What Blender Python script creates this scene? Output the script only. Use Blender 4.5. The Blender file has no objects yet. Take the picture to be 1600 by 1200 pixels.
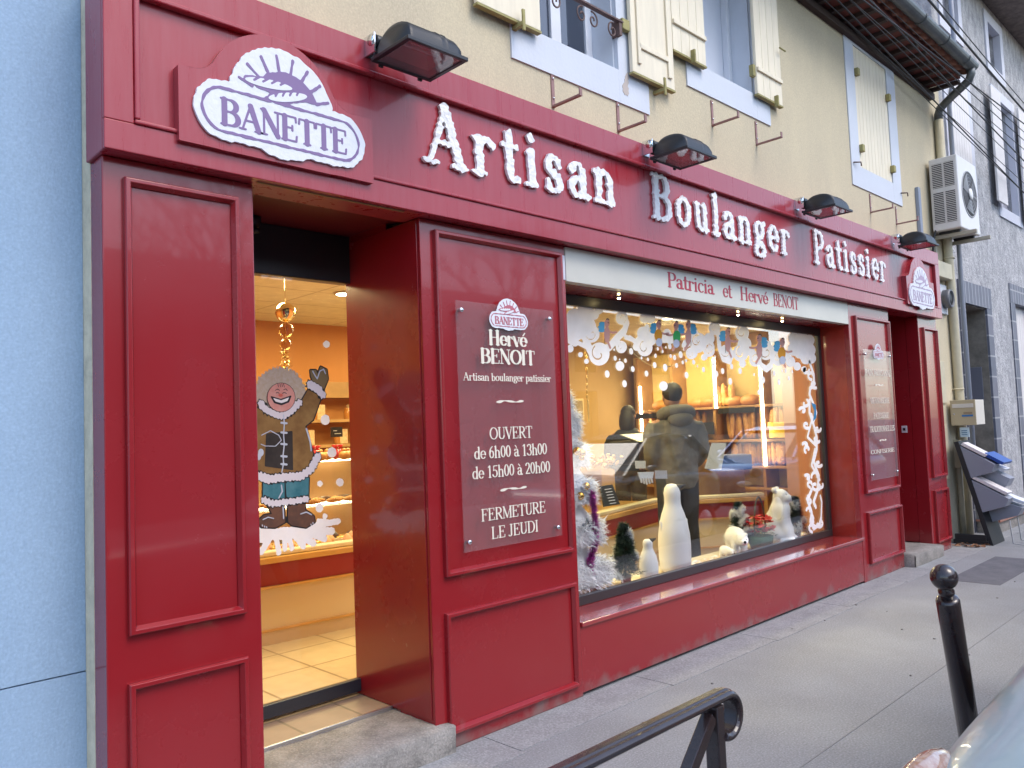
import bpy, math, random
import numpy as np
from mathutils import Vector, Matrix
from mathutils.geometry import tessellate_polygon
R = math.radians
random.seed(7)
SC = bpy.context.scene
COL = SC.collection
# ------------------------------------------------------------------ camera, sky, sun, exposure
S = 3.2
CF, YAW, PIT, ROL = 1233.69, 0.771866, 0.0575233, -0.0394044
CAMP = Vector((0.0, -S, 1.6064))
fw = Vector((math.sin(YAW)*math.cos(PIT), math.cos(YAW)*math.cos(PIT), math.sin(PIT)))
ri = Vector((math.cos(YAW), -math.sin(YAW), 0.0))
up = ri.cross(fw)
ri, up = ri*math.cos(ROL)+up*math.sin(ROL), up*math.cos(ROL)-ri*math.sin(ROL)
cam = bpy.data.objects.new('camera', bpy.data.cameras.new('camera'))
COL.objects.link(cam)
cam.matrix_world = Matrix(((ri.x, up.x, -fw.x, CAMP.x), (ri.y, up.y, -fw.y, CAMP.y), (ri.z, up.z, -fw.z, CAMP.z), (0, 0, 0, 1)))
cam.data.sensor_width = 36; cam.data.lens = CF*36/1600
cam.data.clip_start = 0.05; cam.data.clip_end = 400
SC.camera = cam
SUN_EL, SUN_AZ = 52.0, 168.0      # azimuth measured clockwise from +y
W = bpy.data.worlds.new('World'); SC.world = W; W.use_nodes = True
nt = W.node_tree
sky = nt.nodes.new('ShaderNodeTexSky'); sky.sky_type = 'NISHITA'; sky.sun_disc = False
sky.sun_elevation = R(SUN_EL); sky.sun_rotation = R(SUN_AZ); sky.dust_density = 1.6; sky.ozone_density = 0.8
nt.links.new(sky.outputs[0], nt.nodes['Background'].inputs[0])
nt.nodes['Background'].inputs[1].default_value = 0.15
sl = bpy.data.lights.new('sun', 'SUN'); sl.energy = 0.5; sl.angle = R(25); sl.color = (1.0, 0.93, 0.84)
so = bpy.data.objects.new('sun', sl); COL.objects.link(so)
sd = Vector((math.sin(R(SUN_AZ))*math.cos(R(SUN_EL)), math.cos(R(SUN_AZ))*math.cos(R(SUN_EL)), math.sin(R(SUN_EL))))
so.rotation_euler = sd.to_track_quat('Z', 'Y').to_euler(); so.location = sd*40
SC.view_settings.view_transform = 'Standard'; SC.view_settings.look = 'None'
SC.view_settings.exposure = 1.35; SC.view_settings.gamma = 1.0
SC.cycles.max_bounces = 8; SC.cycles.transparent_max_bounces = 16; SC.cycles.use_denoising = True
SC.cycles.caustics_reflective = False; SC.cycles.caustics_refractive = False
SC.cycles.sample_clamp_indirect = 6

# ------------------------------------------------------------------ survey: photo pixel -> point on a real plane
def ray(px, py): return fw*CF+ri*(px-800)+up*(600-py)
def aty(px, py, y):
    d = ray(px, py); t = (y-CAMP.y)/d.y; return CAMP+d*t
def atz(px, py, z):
    d = ray(px, py); t = (z-CAMP.z)/d.z; return CAMP+d*t
def atx(px, py, x):
    d = ray(px, py); t = (x-CAMP.x)/d.x; return CAMP+d*t

# ------------------------------------------------------------------ materials
MATS = {}
def mat(name, col, rough=0.6, metal=0.0, coat=0.0, var=0.0, vscale=3.0, vcol=None, bump=0.0, bscale=60.0, spec=0.5,
        emit=None, estr=0.0, stretch=None, trans=0.0, sheen=0.0, bdist=0.01, rvar=0.0, speck=0.0, chips=None, grime=None):
    if name in MATS: return MATS[name]
    m = bpy.data.materials.new(name); m.use_nodes = True; MATS[name] = m
    t = m.node_tree; b = t.nodes['Principled BSDF']
    b.inputs['Base Color'].default_value = (*col, 1); b.inputs['Roughness'].default_value = rough
    b.inputs['Metallic'].default_value = metal; b.inputs['Coat Weight'].default_value = coat
    b.inputs['Coat Roughness'].default_value = 0.04
    b.inputs['Specular IOR Level'].default_value = spec
    b.inputs['Transmission Weight'].default_value = trans
    if sheen: b.inputs['Sheen Weight'].default_value = sheen
    if emit:
        b.inputs['Emission Color'].default_value = (*emit, 1); b.inputs['Emission Strength'].default_value = estr
    g = t.nodes.new('ShaderNodeNewGeometry')
    vec = g.outputs['Position']
    if stretch:
        mp = t.nodes.new('ShaderNodeMapping'); mp.inputs['Scale'].default_value = stretch
        t.links.new(vec, mp.inputs['Vector']); vec2 = mp.outputs[0]
    else: vec2 = vec
    if var or vcol:
        n = t.nodes.new('ShaderNodeTexNoise'); n.inputs['Scale'].default_value = vscale; n.inputs['Detail'].default_value = 8
        n.inputs['Roughness'].default_value = 0.65
        t.links.new(vec2, n.inputs['Vector'])
        cr = t.nodes.new('ShaderNodeMapRange'); cr.inputs[1].default_value = 0.35; cr.inputs[2].default_value = 0.68
        t.links.new(n.outputs['Fac'], cr.inputs[0])
        mx = t.nodes.new('ShaderNodeMix'); mx.data_type = 'RGBA'
        c2 = vcol or tuple(min(1, c*(1-var)) for c in col)
        mx.inputs['A'].default_value = (*col, 1); mx.inputs['B'].default_value = (*c2, 1)
        if vcol:
            ml = t.nodes.new('ShaderNodeMath'); ml.operation = 'MULTIPLY'; ml.inputs[1].default_value = var or 1.0
            t.links.new(cr.outputs[0], ml.inputs[0]); t.links.new(ml.outputs[0], mx.inputs['Factor'])
        else: t.links.new(cr.outputs[0], mx.inputs['Factor'])
        t.links.new(mx.outputs['Result'], b.inputs['Base Color'])
        if rvar:
            rr = t.nodes.new('ShaderNodeMapRange'); rr.inputs[3].default_value = rough; rr.inputs[4].default_value = rough+rvar
            t.links.new(cr.outputs[0], rr.inputs[0]); t.links.new(rr.outputs[0], b.inputs['Roughness'])
    def layer(fac, col2, blend='MIX'):
        x = t.nodes.new('ShaderNodeMix'); x.data_type = 'RGBA'; x.blend_type = blend
        x.inputs['B'].default_value = (*col2, 1)
        lk = b.inputs['Base Color'].links
        if lk: t.links.new(lk[0].from_socket, x.inputs['A'])
        else: x.inputs['A'].default_value = b.inputs['Base Color'].default_value
        t.links.new(fac, x.inputs['Factor']); t.links.new(x.outputs['Result'], b.inputs['Base Color'])
    def ramp(sock, a, c, lo=0.0, hi=1.0):
        r_ = t.nodes.new('ShaderNodeMapRange'); r_.inputs[1].default_value = a; r_.inputs[2].default_value = c; r_.inputs[3].default_value = lo; r_.inputs[4].default_value = hi
        t.links.new(sock, r_.inputs[0]); return r_.outputs[0]
    if speck:
        ns = t.nodes.new('ShaderNodeTexNoise'); ns.inputs['Scale'].default_value = 95; ns.inputs['Detail'].default_value = 3; t.links.new(vec, ns.inputs['Vector'])
        layer(ramp(ns.outputs['Fac'], .52, .66, 0, speck), tuple(c*.35 for c in col)); layer(ramp(ns.outputs['Fac'], .46, .34, 0, speck), tuple(min(1, c*1.7) for c in col))
    if chips:
        vo = t.nodes.new('ShaderNodeTexVoronoi'); vo.inputs['Scale'].default_value = 3.6; t.links.new(vec, vo.inputs['Vector'])
        layer(ramp(vo.outputs['Distance'], .020, .012), chips)
    if grime:
        sp_ = t.nodes.new('ShaderNodeSeparateXYZ'); t.links.new(vec, sp_.inputs[0])
        ng = t.nodes.new('ShaderNodeTexNoise'); ng.inputs['Scale'].default_value = 7; ng.inputs['Detail'].default_value = 7; t.links.new(vec, ng.inputs['Vector'])
        ad = t.nodes.new('ShaderNodeMath'); ad.operation = 'MULTIPLY_ADD'; ad.inputs[1].default_value = .34; t.links.new(ng.outputs['Fac'], ad.inputs[0])
        ml_ = t.nodes.new('ShaderNodeMath'); ml_.operation = 'MULTIPLY'; ml_.inputs[1].default_value = -1; t.links.new(sp_.outputs['Z'], ml_.inputs[0]); t.links.new(ml_.outputs[0], ad.inputs[2])
        layer(ramp(ad.outputs[0], .09, .20, 0, .75), grime)
    if bump:
        n2 = t.nodes.new('ShaderNodeTexNoise'); n2.inputs['Scale'].default_value = bscale; n2.inputs['Detail'].default_value = 4
        t.links.new(vec2 if stretch else vec, n2.inputs['Vector'])
        bp = t.nodes.new('ShaderNodeBump'); bp.inputs['Strength'].default_value = bump; bp.inputs['Distance'].default_value = bdist
        t.links.new(n2.outputs['Fac'], bp.inputs['Height']); t.links.new(bp.outputs[0], b.inputs['Normal'])
    return m
def glass_mat(name, tint=(0.97, 0.98, 0.98), milky=0.0, boost=1.0, mcol=(0.8, 0.75, 0.78)):
    if name in MATS: return MATS[name]
    m = bpy.data.materials.new(name); m.use_nodes = True; MATS[name] = m
    t = m.node_tree; t.nodes.clear()
    o = t.nodes.new('ShaderNodeOutputMaterial'); tr = t.nodes.new('ShaderNodeBsdfTransparent'); tr.inputs[0].default_value = (*tint, 1)
    gl = t.nodes.new('ShaderNodeBsdfGlossy'); gl.inputs['Roughness'].default_value = 0.0; gl.inputs[0].default_value = (1, 1, 1, 1)
    fr = t.nodes.new('ShaderNodeFresnel'); ge = t.nodes.new('ShaderNodeNewGeometry'); ir = t.nodes.new('ShaderNodeMapRange')
    ir.inputs[3].default_value = 1.5; ir.inputs[4].default_value = 1/1.5; t.links.new(ge.outputs['Backfacing'], ir.inputs[0]); t.links.new(ir.outputs[0], fr.inputs[0])
    mu = t.nodes.new('ShaderNodeMath'); mu.operation = 'MULTIPLY'; mu.inputs[1].default_value = boost; mu.use_clamp = True
    t.links.new(fr.outputs[0], mu.inputs[0])
    base = tr.outputs[0]
    if milky:
        df = t.nodes.new('ShaderNodeBsdfDiffuse'); df.inputs[0].default_value = (*mcol, 1)
        m1 = t.nodes.new('ShaderNodeMixShader'); m1.inputs[0].default_value = milky
        t.links.new(tr.outputs[0], m1.inputs[1]); t.links.new(df.outputs[0], m1.inputs[2]); base = m1.outputs[0]
    mx = t.nodes.new('ShaderNodeMixShader')
    t.links.new(mu.outputs[0], mx.inputs[0]); t.links.new(base, mx.inputs[1]); t.links.new(gl.outputs[0], mx.inputs[2])
    t.links.new(mx.outputs[0], o.inputs[0])
    return m
def emit_mat(name, col, s):
    if name in MATS: return MATS[name]
    m = bpy.data.materials.new(name); m.use_nodes = True; MATS[name] = m
    t = m.node_tree; t.nodes.clear(); o = t.nodes.new('ShaderNodeOutputMaterial'); e = t.nodes.new('ShaderNodeEmission')
    e.inputs[0].default_value = (*col, 1); e.inputs[1].default_value = s; t.links.new(e.outputs[0], o.inputs[0]); return m
def tile_mat(name, c1, c2, mortar, scale, bw, rh, ms=0.02, rough=0.6, bump=0.3, axis='xy', off=0.5, coat=0.0):
    if name in MATS: return MATS[name]
    m = mat(name, c1, rough, coat=coat); t = m.node_tree; b = t.nodes['Principled BSDF']
    g = t.nodes.new('ShaderNodeNewGeometry'); sp = t.nodes.new('ShaderNodeSeparateXYZ'); cb = t.nodes.new('ShaderNodeCombineXYZ')
    t.links.new(g.outputs['Position'], sp.inputs[0])
    for i, a in enumerate(axis): t.links.new(sp.outputs['xyz'.index(a)], cb.inputs[i])
    br = t.nodes.new('ShaderNodeTexBrick'); br.inputs['Scale'].default_value = scale; br.inputs['Brick Width'].default_value = bw
    br.inputs['Row Height'].default_value = rh; br.inputs['Mortar Size'].default_value = ms; br.offset = off
    br.inputs['Color1'].default_value = (*c1, 1); br.inputs['Color2'].default_value = (*c2, 1); br.inputs['Mortar'].default_value = (*mortar, 1)
    t.links.new(cb.outputs[0], br.inputs['Vector'])
    n = t.nodes.new('ShaderNodeTexNoise'); n.inputs['Scale'].default_value = 9; n.inputs['Detail'].default_value = 6
    t.links.new(g.outputs['Position'], n.inputs['Vector'])
    mr = t.nodes.new('ShaderNodeMapRange'); mr.inputs[3].default_value = 0.75; mr.inputs[4].default_value = 1.15
    t.links.new(n.outputs[0], mr.inputs[0])
    mx = t.nodes.new('ShaderNodeMix'); mx.data_type = 'RGBA'; mx.blend_type = 'MULTIPLY'; mx.inputs['Factor'].default_value = 1
    t.links.new(br.outputs['Color'], mx.inputs['A']); t.links.new(mr.outputs[0], mx.inputs['B'])
    t.links.new(mx.outputs['Result'], b.inputs['Base Color'])
    bp = t.nodes.new('ShaderNodeBump'); bp.inputs['Strength'].default_value = bump; bp.inputs['Distance'].default_value = 0.005; bp.invert = True
    t.links.new(br.outputs['Fac'], bp.inputs['Height']); t.links.new(bp.outputs[0], b.inputs['Normal'])
    return m

RED = mat('red_lacquer', (0.265, 0.010, 0.015), 0.25, coat=0.45, var=0.5, vscale=1.6, vcol=(0.28, 0.018, 0.024), bump=0.004, bscale=3, rvar=0.04, chips=(0.5, 0.36, 0.36), grime=(0.20, 0.15, 0.14))
REDF = mat('red_lacquer_weathered', (0.33, 0.016, 0.028), 0.25, coat=0.32, spec=.4, var=0.35, vscale=2.2, vcol=(0.38, 0.10, 0.12), stretch=(9, 9, 0.9), rvar=0.14, bump=0.012, bscale=2)
REDS = mat('red_sill_paint', (0.30, 0.018, 0.02), 0.13, coat=0.9, var=0.3, vscale=3, vcol=(0.40, 0.10, 0.10), bump=0.02, bscale=4)
WHITEP = mat('white_relief', (0.86, 0.86, 0.88), 0.7, var=0.12, vscale=25, bump=0.7, bscale=26, bdist=0.02)
WHITEB = mat('white_board', (0.74, 0.76, 0.82), 0.55, var=0.06, vscale=14, bump=0.25, bscale=40)
PURPLE = mat('faded_purple_paint', (0.22, 0.145, 0.31), 0.6)
CREAM = mat('cream_band', (0.60, 0.58, 0.51), 0.4, var=0.12, vscale=1.5, coat=0.2)
REDTXT = mat('red_lettering', (0.42, 0.03, 0.06), 0.5)
CRTXT = mat('cream_lettering', (0.80, 0.74, 0.62), 0.5)
STUC = mat('ochre_render', (0.61, 0.53, 0.365), 0.9, var=0.9, vscale=1.3, bump=0.55, bscale=130, bdist=0.006, vcol=(0.51, 0.445, 0.32), stretch=(1, 1, .35), speck=.12)
STUCD = mat('raw_render_edge', (0.78, 0.69, 0.50), 0.95, var=0.25, vscale=12, bump=0.8, bscale=60)
BLUEW = mat('pale_blue_render', (0.315, 0.45, 0.61), 0.9, var=0.9, vscale=2.0, vcol=(0.25, 0.37, 0.52), stretch=(1, 1, .35), bump=0.5, bscale=110, bdist=0.006, speck=.12)
WSURR = mat('white_painted_surround', (0.62, 0.66, 0.73), 0.75, var=0.05, vscale=3, bump=0.15, bscale=40)
SHUT = mat('pale_yellow_shutter', (0.84, 0.755, 0.58), 0.6, var=0.12, vscale=2.5, stretch=(6, 6, 1))
SHUTE = mat('mossy_shutter_edge', (0.38, 0.34, 0.14), 0.8, var=0.3, vscale=12)
IRON = mat('rusty_iron', (0.16, 0.10, 0.09), 0.7, var=0.4, vscale=30)
PINKM = mat('pinkish_bracket_paint', (0.34, 0.19, 0.18), 0.6, var=0.3, vscale=30)
BLK = mat('black_lamp_casing', (0.016, 0.019, 0.024), 0.42, bump=0.1, bscale=200)
STEEL = mat('bright_steel', (0.75, 0.77, 0.8), 0.2, metal=1)
ALU = mat('aluminium', (0.65, 0.66, 0.7), 0.3, metal=1)
DARKF = mat('dark_bronze_frame', (0.035, 0.03, 0.03), 0.35)
NEARBLK = mat('near_black', (0.012, 0.012, 0.014), 0.5)
RAILP = mat('black_brown_gloss_paint', (0.022, 0.013, 0.014), 0.22, coat=0.5, var=0.5, vscale=20, vcol=(0.05, 0.04, 0.042))
GLASS = glass_mat('window_glass', boost=2.1)
DOORG = glass_mat('door_glass', boost=0.6)
CASEG = glass_mat('case_glass', boost=0.5)
ACRY = glass_mat('acrylic', milky=0.05, boost=.65)
CONC = mat('worn_concrete', (0.30, 0.28, 0.26), 0.9, var=0.5, vscale=7, bump=0.8, bscale=70, speck=.25)
SNOWP = mat('white_window_paint', (0.90, 0.91, 0.95), 0.8, var=0.1, vscale=9)
def translucent(m, f, col):
    t = m.node_tree; b = t.nodes['Principled BSDF']; o = next(n for n in t.nodes if n.type == 'OUTPUT_MATERIAL')
    tr = t.nodes.new('ShaderNodeBsdfTranslucent'); tr.inputs[0].default_value = (*col, 1); x = t.nodes.new('ShaderNodeMixShader')
    ns = t.nodes.new('ShaderNodeTexNoise'); ns.inputs['Scale'].default_value = 22; ns.inputs['Detail'].default_value = 5; g = t.nodes.new('ShaderNodeNewGeometry'); t.links.new(g.outputs['Position'], ns.inputs['Vector'])
    r_ = t.nodes.new('ShaderNodeMapRange'); r_.inputs[1].default_value = .3; r_.inputs[2].default_value = .7; r_.inputs[3].default_value = f*.7; r_.inputs[4].default_value = f*1.3; t.links.new(ns.outputs['Fac'], r_.inputs[0])
    t.links.new(r_.outputs[0], x.inputs[0]); t.links.new(b.outputs[0], x.inputs[1]); t.links.new(tr.outputs[0], x.inputs[2]); t.links.new(x.outputs[0], o.inputs[0])
translucent(SNOWP, .13, (0.95, 0.93, 0.92))
POLY = mat('white_snow_figure', (0.84, 0.84, 0.84), 0.75, bump=0.2, bscale=140)

# ------------------------------------------------------------------ object helpers
ORG = {}
def thing(name, label, cat, loc, group=None):
    o = bpy.data.objects.new(name, None); COL.objects.link(o); o.empty_display_size = 0.1
    o.location = loc; o['label'] = label; o['category'] = cat
    if group: o['group'] = group
    ORG[o] = Vector(loc); return o
def tag(o, label, cat, group=None):
    o['label'] = label; o['category'] = cat
    if group: o['group'] = group
    return o
def struct(o): o['kind'] = 'structure'; return o
def dup(root, delta, label=None, name=None):
    r = root.copy(); COL.objects.link(r); r.location = root.location+Vector(delta)
    if label: r['label'] = label
    for ch in root.children:
        c = ch.copy(); COL.objects.link(c); c.parent = r
        for g in ch.children:
            d = g.copy(); COL.objects.link(d); d.parent = c
    return r
class MB:
    def __init__(s): s.v = []; s.f = []; s.mi = []; s.sm = []
    def add(s, vs, fs, mi=0, smooth=False):
        b = len(s.v); s.v += [tuple(v) for v in vs]
        for f in fs: s.f.append(tuple(b+i for i in f)); s.mi.append(mi); s.sm.append(smooth)
        return s
    def box(s, x0, x1, y0, y1, z0, z1, mi=0):
        return s.add([(x0, y0, z0), (x1, y0, z0), (x1, y1, z0), (x0, y1, z0), (x0, y0, z1), (x1, y0, z1), (x1, y1, z1), (x0, y1, z1)],
            [(0, 3, 2, 1), (4, 5, 6, 7), (0, 1, 5, 4), (1, 2, 6, 5), (2, 3, 7, 6), (3, 0, 4, 7)], mi)
    def obox(s, c, ax, ay, az, mi=0):
        c = Vector(c); P = [c+ax*i+ay*j+az*k for k in (-1, 1) for j in (-1, 1) for i in (-1, 1)]
        return s.add(P, [(0, 2, 3, 1), (4, 5, 7, 6), (0, 1, 5, 4), (1, 3, 7, 5), (3, 2, 6, 7), (2, 0, 4, 6)], mi)
    def bar(s, a, b, w, h, mi=0, upv=(0, 0, 1)):
        a, b = Vector(a), Vector(b); d = (b-a); n = d.normalized(); sx = n.cross(Vector(upv))
        if sx.length < 1e-3: sx = n.cross(Vector((1, 0, 0)))
        sx.normalize(); sz = sx.cross(n)
        return s.obox((a+b)/2, d/2, sx*w/2, sz*h/2, mi)
    def tube(s, pts, r, n=8, mi=0, cap=True):
        pts = [Vector(p) for p in pts]; rs = r if isinstance(r, (list, tuple)) else [r]*len(pts)
        rings = []; prev = None
        for i, p in enumerate(pts):
            d = (pts[min(i+1, len(pts)-1)]-pts[max(i-1, 0)]).normalized()
            if prev is None:
                a = d.cross(Vector((0, 0, 1)))
                if a.length < 1e-3: a = d.cross(Vector((1, 0, 0)))
            else: a = prev-d*prev.dot(d)
            a.normalize(); prev = a; b = d.cross(a)
            rings.append([p+(a*math.cos(2*math.pi*k/n)+b*math.sin(2*math.pi*k/n))*rs[i] for k in range(n)])
        vs = [v for q in rings for v in q]; fs = []
        for i in range(len(rings)-1):
            for k in range(n): fs.append((i*n+k, i*n+(k+1) % n, (i+1)*n+(k+1) % n, (i+1)*n+k))
        if cap: fs += [tuple(range(n))[::-1], tuple((len(rings)-1)*n+k for k in range(n))]
        return s.add(vs, fs, mi, True)
    def lathe(s, prof, c, n=20, mi=0, sx=1, sy=1, axis=None):
        c = Vector(c); vs = []; fs = []
        A = Matrix.Identity(3) if axis is None else Vector((0, 0, 1)).rotation_difference(Vector(axis)).to_matrix()
        for r, z in prof:
            for k in range(n):
                a = 2*math.pi*k/n; vs.append(c+A@Vector((r*sx*math.cos(a), r*sy*math.sin(a), z)))
        for i in range(len(prof)-1):
            for k in range(n): fs.append((i*n+k, i*n+(k+1) % n, (i+1)*n+(k+1) % n, (i+1)*n+k))
        fs += [tuple(range(n))[::-1], tuple((len(prof)-1)*n+k for k in range(n))]
        return s.add(vs, fs, mi, True)
    def ball(s, c, r, n=14, mi=0, rot=None, jit=0.0):
        rx, ry, rz = r if isinstance(r, (list, tuple)) else (r, r, r); vs = []; fs = []; h = n//2; c = Vector(c)
        for i in range(1, h):
            t = math.pi*i/h
            for k in range(n):
                a = 2*math.pi*k/n; v = Vector((rx*math.sin(t)*math.cos(a), ry*math.sin(t)*math.sin(a), rz*math.cos(t)))
                if jit: v *= 1+random.uniform(-jit, jit)
                vs.append(c+(rot@v if rot else v))
        for i in range(h-2):
            for k in range(n): fs.append((i*n+k, (i+1)*n+k, (i+1)*n+(k+1) % n, i*n+(k+1) % n))
        t0 = Vector((0, 0, rz)); t0 = rot@t0 if rot else t0
        vs += [c+t0, c-t0]; T = len(vs)-2
        for k in range(n): fs.append((T, k, (k+1) % n)); fs.append((T+1, (h-2)*n+(k+1) % n, (h-2)*n+k))
        return s.add(vs, fs, mi, True)
    def prism(s, poly, fn, mi=0):
        """poly: 2-D outline, fn(p, side) -> 3-D point for side 0/1"""
        n = len(poly); vs = [fn(p, 0) for p in poly]+[fn(p, 1) for p in poly]
        fs = [tuple(range(n)), tuple(range(n, 2*n))[::-1]]+[(i, n+i, n+(i+1) % n, (i+1) % n) for i in range(n)]
        return s.add(vs, fs, mi)
    def build(s, name, mats, parent=None, bevel=0.0, seg=2, sub=0, fix=True, split=False):
        if split:
            par = list(range(len(s.v)))
            def find(i):
                while par[i] != i: par[i] = par[par[i]]; i = par[i]
                return i
            for f in s.f:
                for k in f[1:]: par[find(k)] = find(f[0])
            isl = {}
            for fi, f in enumerate(s.f): isl.setdefault(find(f[0]), []).append(fi)
            out = []
            for fl in isl.values():
                m2 = MB(); mp = {}
                for fi in fl:
                    for k in s.f[fi]:
                        if k not in mp: mp[k] = len(m2.v); m2.v.append(s.v[k])
                    m2.f.append(tuple(mp[k] for k in s.f[fi])); m2.mi.append(s.mi[fi]); m2.sm.append(s.sm[fi])
                out.append(m2.build(name, mats, parent, bevel, seg, sub, fix))
            return out
        me = bpy.data.meshes.new(name); o = ORG.get(parent, Vector((0, 0, 0)))
        me.from_pydata([(v[0]-o.x, v[1]-o.y, v[2]-o.z) for v in s.v], [], s.f)
        for m in (mats if isinstance(mats, (list, tuple)) else [mats]): me.materials.append(m)
        me.polygons.foreach_set('material_index', s.mi); me.polygons.foreach_set('use_smooth', s.sm)
        if fix:
            import bmesh
            bm = bmesh.new(); bm.from_mesh(me); bmesh.ops.recalc_face_normals(bm, faces=bm.faces[:]); bm.to_mesh(me); bm.free()
        ob = bpy.data.objects.new(name, me); COL.objects.link(ob)
        if parent is not None: ob.parent = parent
        ORG[ob] = o
        if bevel:
            md = ob.modifiers.new('bevel', 'BEVEL'); md.width = bevel; md.segments = seg; md.limit_method = 'ANGLE'
        if sub:
            md = ob.modifiers.new('sub', 'SUBSURF'); md.levels = sub; md.render_levels = sub
        return ob
def bx(name, m, parent, *b, bevel=0.0): return MB().box(*b).build(name, m, parent, bevel=bevel)

# ------------------------------------------------------------------ 2-D shapes cut from a distance field
def d_disc(X, Z, cx, cz, r): return np.hypot(X-cx, Z-cz)-r
def d_ell(X, Z, cx, cz, rx, rz, rot=0.0):
    c, s_ = math.cos(rot), math.sin(rot); u = (X-cx)*c+(Z-cz)*s_; w = -(X-cx)*s_+(Z-cz)*c
    return (np.hypot(u/rx, w/rz)-1)*min(rx, rz)
def d_seg(X, Z, ax, az, bx_, bz, w):
    dx, dz = bx_-ax, bz-az; L = dx*dx+dz*dz+1e-12
    t = np.clip(((X-ax)*dx+(Z-az)*dz)/L, 0, 1); return np.hypot(X-ax-t*dx, Z-az-t*dz)-w/2
def d_line(X, Z, pts, w):
    r = None
    for a, b in zip(pts[:-1], pts[1:]):
        d = d_seg(X, Z, a[0], a[1], b[0], b[1], w); r = d if r is None else np.minimum(r, d)
    return r
def d_poly(X, Z, P):
    d = None; ins = np.zeros(X.shape, bool); n = len(P)
    for i in range(n):
        a, b = P[i], P[(i+1) % n]; q = d_seg(X, Z, a[0], a[1], b[0], b[1], 0); d = q if d is None else np.minimum(d, q)
        if a[1] != b[1]:
            ins ^= ((a[1] > Z) != (b[1] > Z)) & (X < (b[0]-a[0])*(Z-a[1])/(b[1]-a[1])+a[0])
    return np.where(ins, -d, d)
def U(*a): return np.minimum.reduce(a)
def march(fn, x0, x1, z0, z1, h, cells=None):
    nx, nz = max(3, int((x1-x0)/h)+2), max(3, int((z1-z0)/h)+2)
    xs = x0+np.arange(nx)*h; zs = z0+np.arange(nz)*h
    X, Z = np.meshgrid(xs, zs, indexing='ij'); F = np.array(fn(X, Z), float)
    F[0, :] = F[-1, :] = np.maximum(F[0, :], 1e-4).max(); F[-1, :] = abs(F[-1, :]); F[:, 0] = np.maximum(F[:, 0], 1e-4); F[:, -1] = np.maximum(F[:, -1], 1e-4)
    F[F == 0] = 1e-9
    I = F < 0
    code = I[:-1, :-1]*1+I[1:, :-1]*2+I[1:, 1:]*4+I[:-1, 1:]*8
    nxt = {}
    E = {1: [(3, 0)], 2: [(0, 1)], 3: [(3, 1)], 4: [(1, 2)], 5: [(3, 0), (1, 2)], 6: [(0, 2)], 7: [(3, 2)], 8: [(2, 3)], 9: [(2, 0)],
         10: [(0, 1), (2, 3)], 11: [(2, 1)], 12: [(1, 3)], 13: [(1, 0)], 14: [(0, 3)]}
    def key(i, j, e): return (i, j, 0) if e == 0 else (i+1, j, 1) if e == 1 else (i, j+1, 0) if e == 2 else (i, j, 1)
    for i, j in np.argwhere((code > 0) & (code < 15)):
        for a, b in E[int(code[i, j])]: nxt[key(i, j, a)] = key(i, j, b)
    def pt(k):
        i, j, d = k; i2, j2 = (i+1, j) if d == 0 else (i, j+1)
        f0, f1 = F[i, j], F[i2, j2]; t = f0/(f0-f1)
        return (xs[i]+(xs[i2]-xs[i])*t, zs[j]+(zs[j2]-zs[j])*t)
    if cells is not None:
        C4 = ((0, 0), (1, 0), (1, 1), (0, 1))
        for j in range(nz-1):
            row = code[:, j]; i = 0
            while i < nx-1:
                if row[i] == 15:
                    k = i
                    while k < nx-1 and row[k] == 15: k += 1
                    cells.append([(xs[i], zs[j]), (xs[k], zs[j]), (xs[k], zs[j+1]), (xs[i], zs[j+1])]); i = k
                else:
                    if row[i]:
                        P = []
                        for q in range(4):
                            a, b = C4[q], C4[(q+1) % 4]; fa, fb = F[i+a[0], j+a[1]], F[i+b[0], j+b[1]]
                            if fa < 0: P.append((xs[i+a[0]], zs[j+a[1]]))
                            if (fa < 0) != (fb < 0):
                                t = fa/(fa-fb); P.append((xs[i+a[0]]+(xs[i+b[0]]-xs[i+a[0]])*t, zs[j+a[1]]+(zs[j+b[1]]-zs[j+a[1]])*t))
                        if len(P) > 2: cells.append(P)
                    i += 1
    loops = []
    while nxt:
        k0 = next(iter(nxt)); k = k0; L = []
        while k in nxt:
            L.append(pt(k)); k = nxt.pop(k)
        if len(L) >= 4:
            L = simp(L[::-1], h*0.12)
            if len(L) >= 3: loops.append(L)
    return loops
def simp(L, tol):
    n = len(L); out = []; i = 0
    while i < n:
        out.append(L[i]); j = i+2
        while j <= n and j-i < 9:
            a, b = L[i], L[j % n]; dx, dz = b[0]-a[0], b[1]-a[1]; ln = math.hypot(dx, dz)+1e-12
            if max(abs((L[k % n][0]-a[0])*dz-(L[k % n][1]-a[1])*dx)/ln for k in range(i+1, j)) > tol: break
            j += 1
        i = j-1
    return out
def area(L): return sum(a[0]*b[1]-b[0]*a[1] for a, b in zip(L, L[1:]+L[:1]))/2
def inside(p, L):
    r = False
    for a, b in zip(L, L[1:]+L[:1]):
        if (a[1] > p[1]) != (b[1] > p[1]) and p[0] < (b[0]-a[0])*(p[1]-a[1])/(b[1]-a[1])+a[0]: r = not r
    return r
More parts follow.
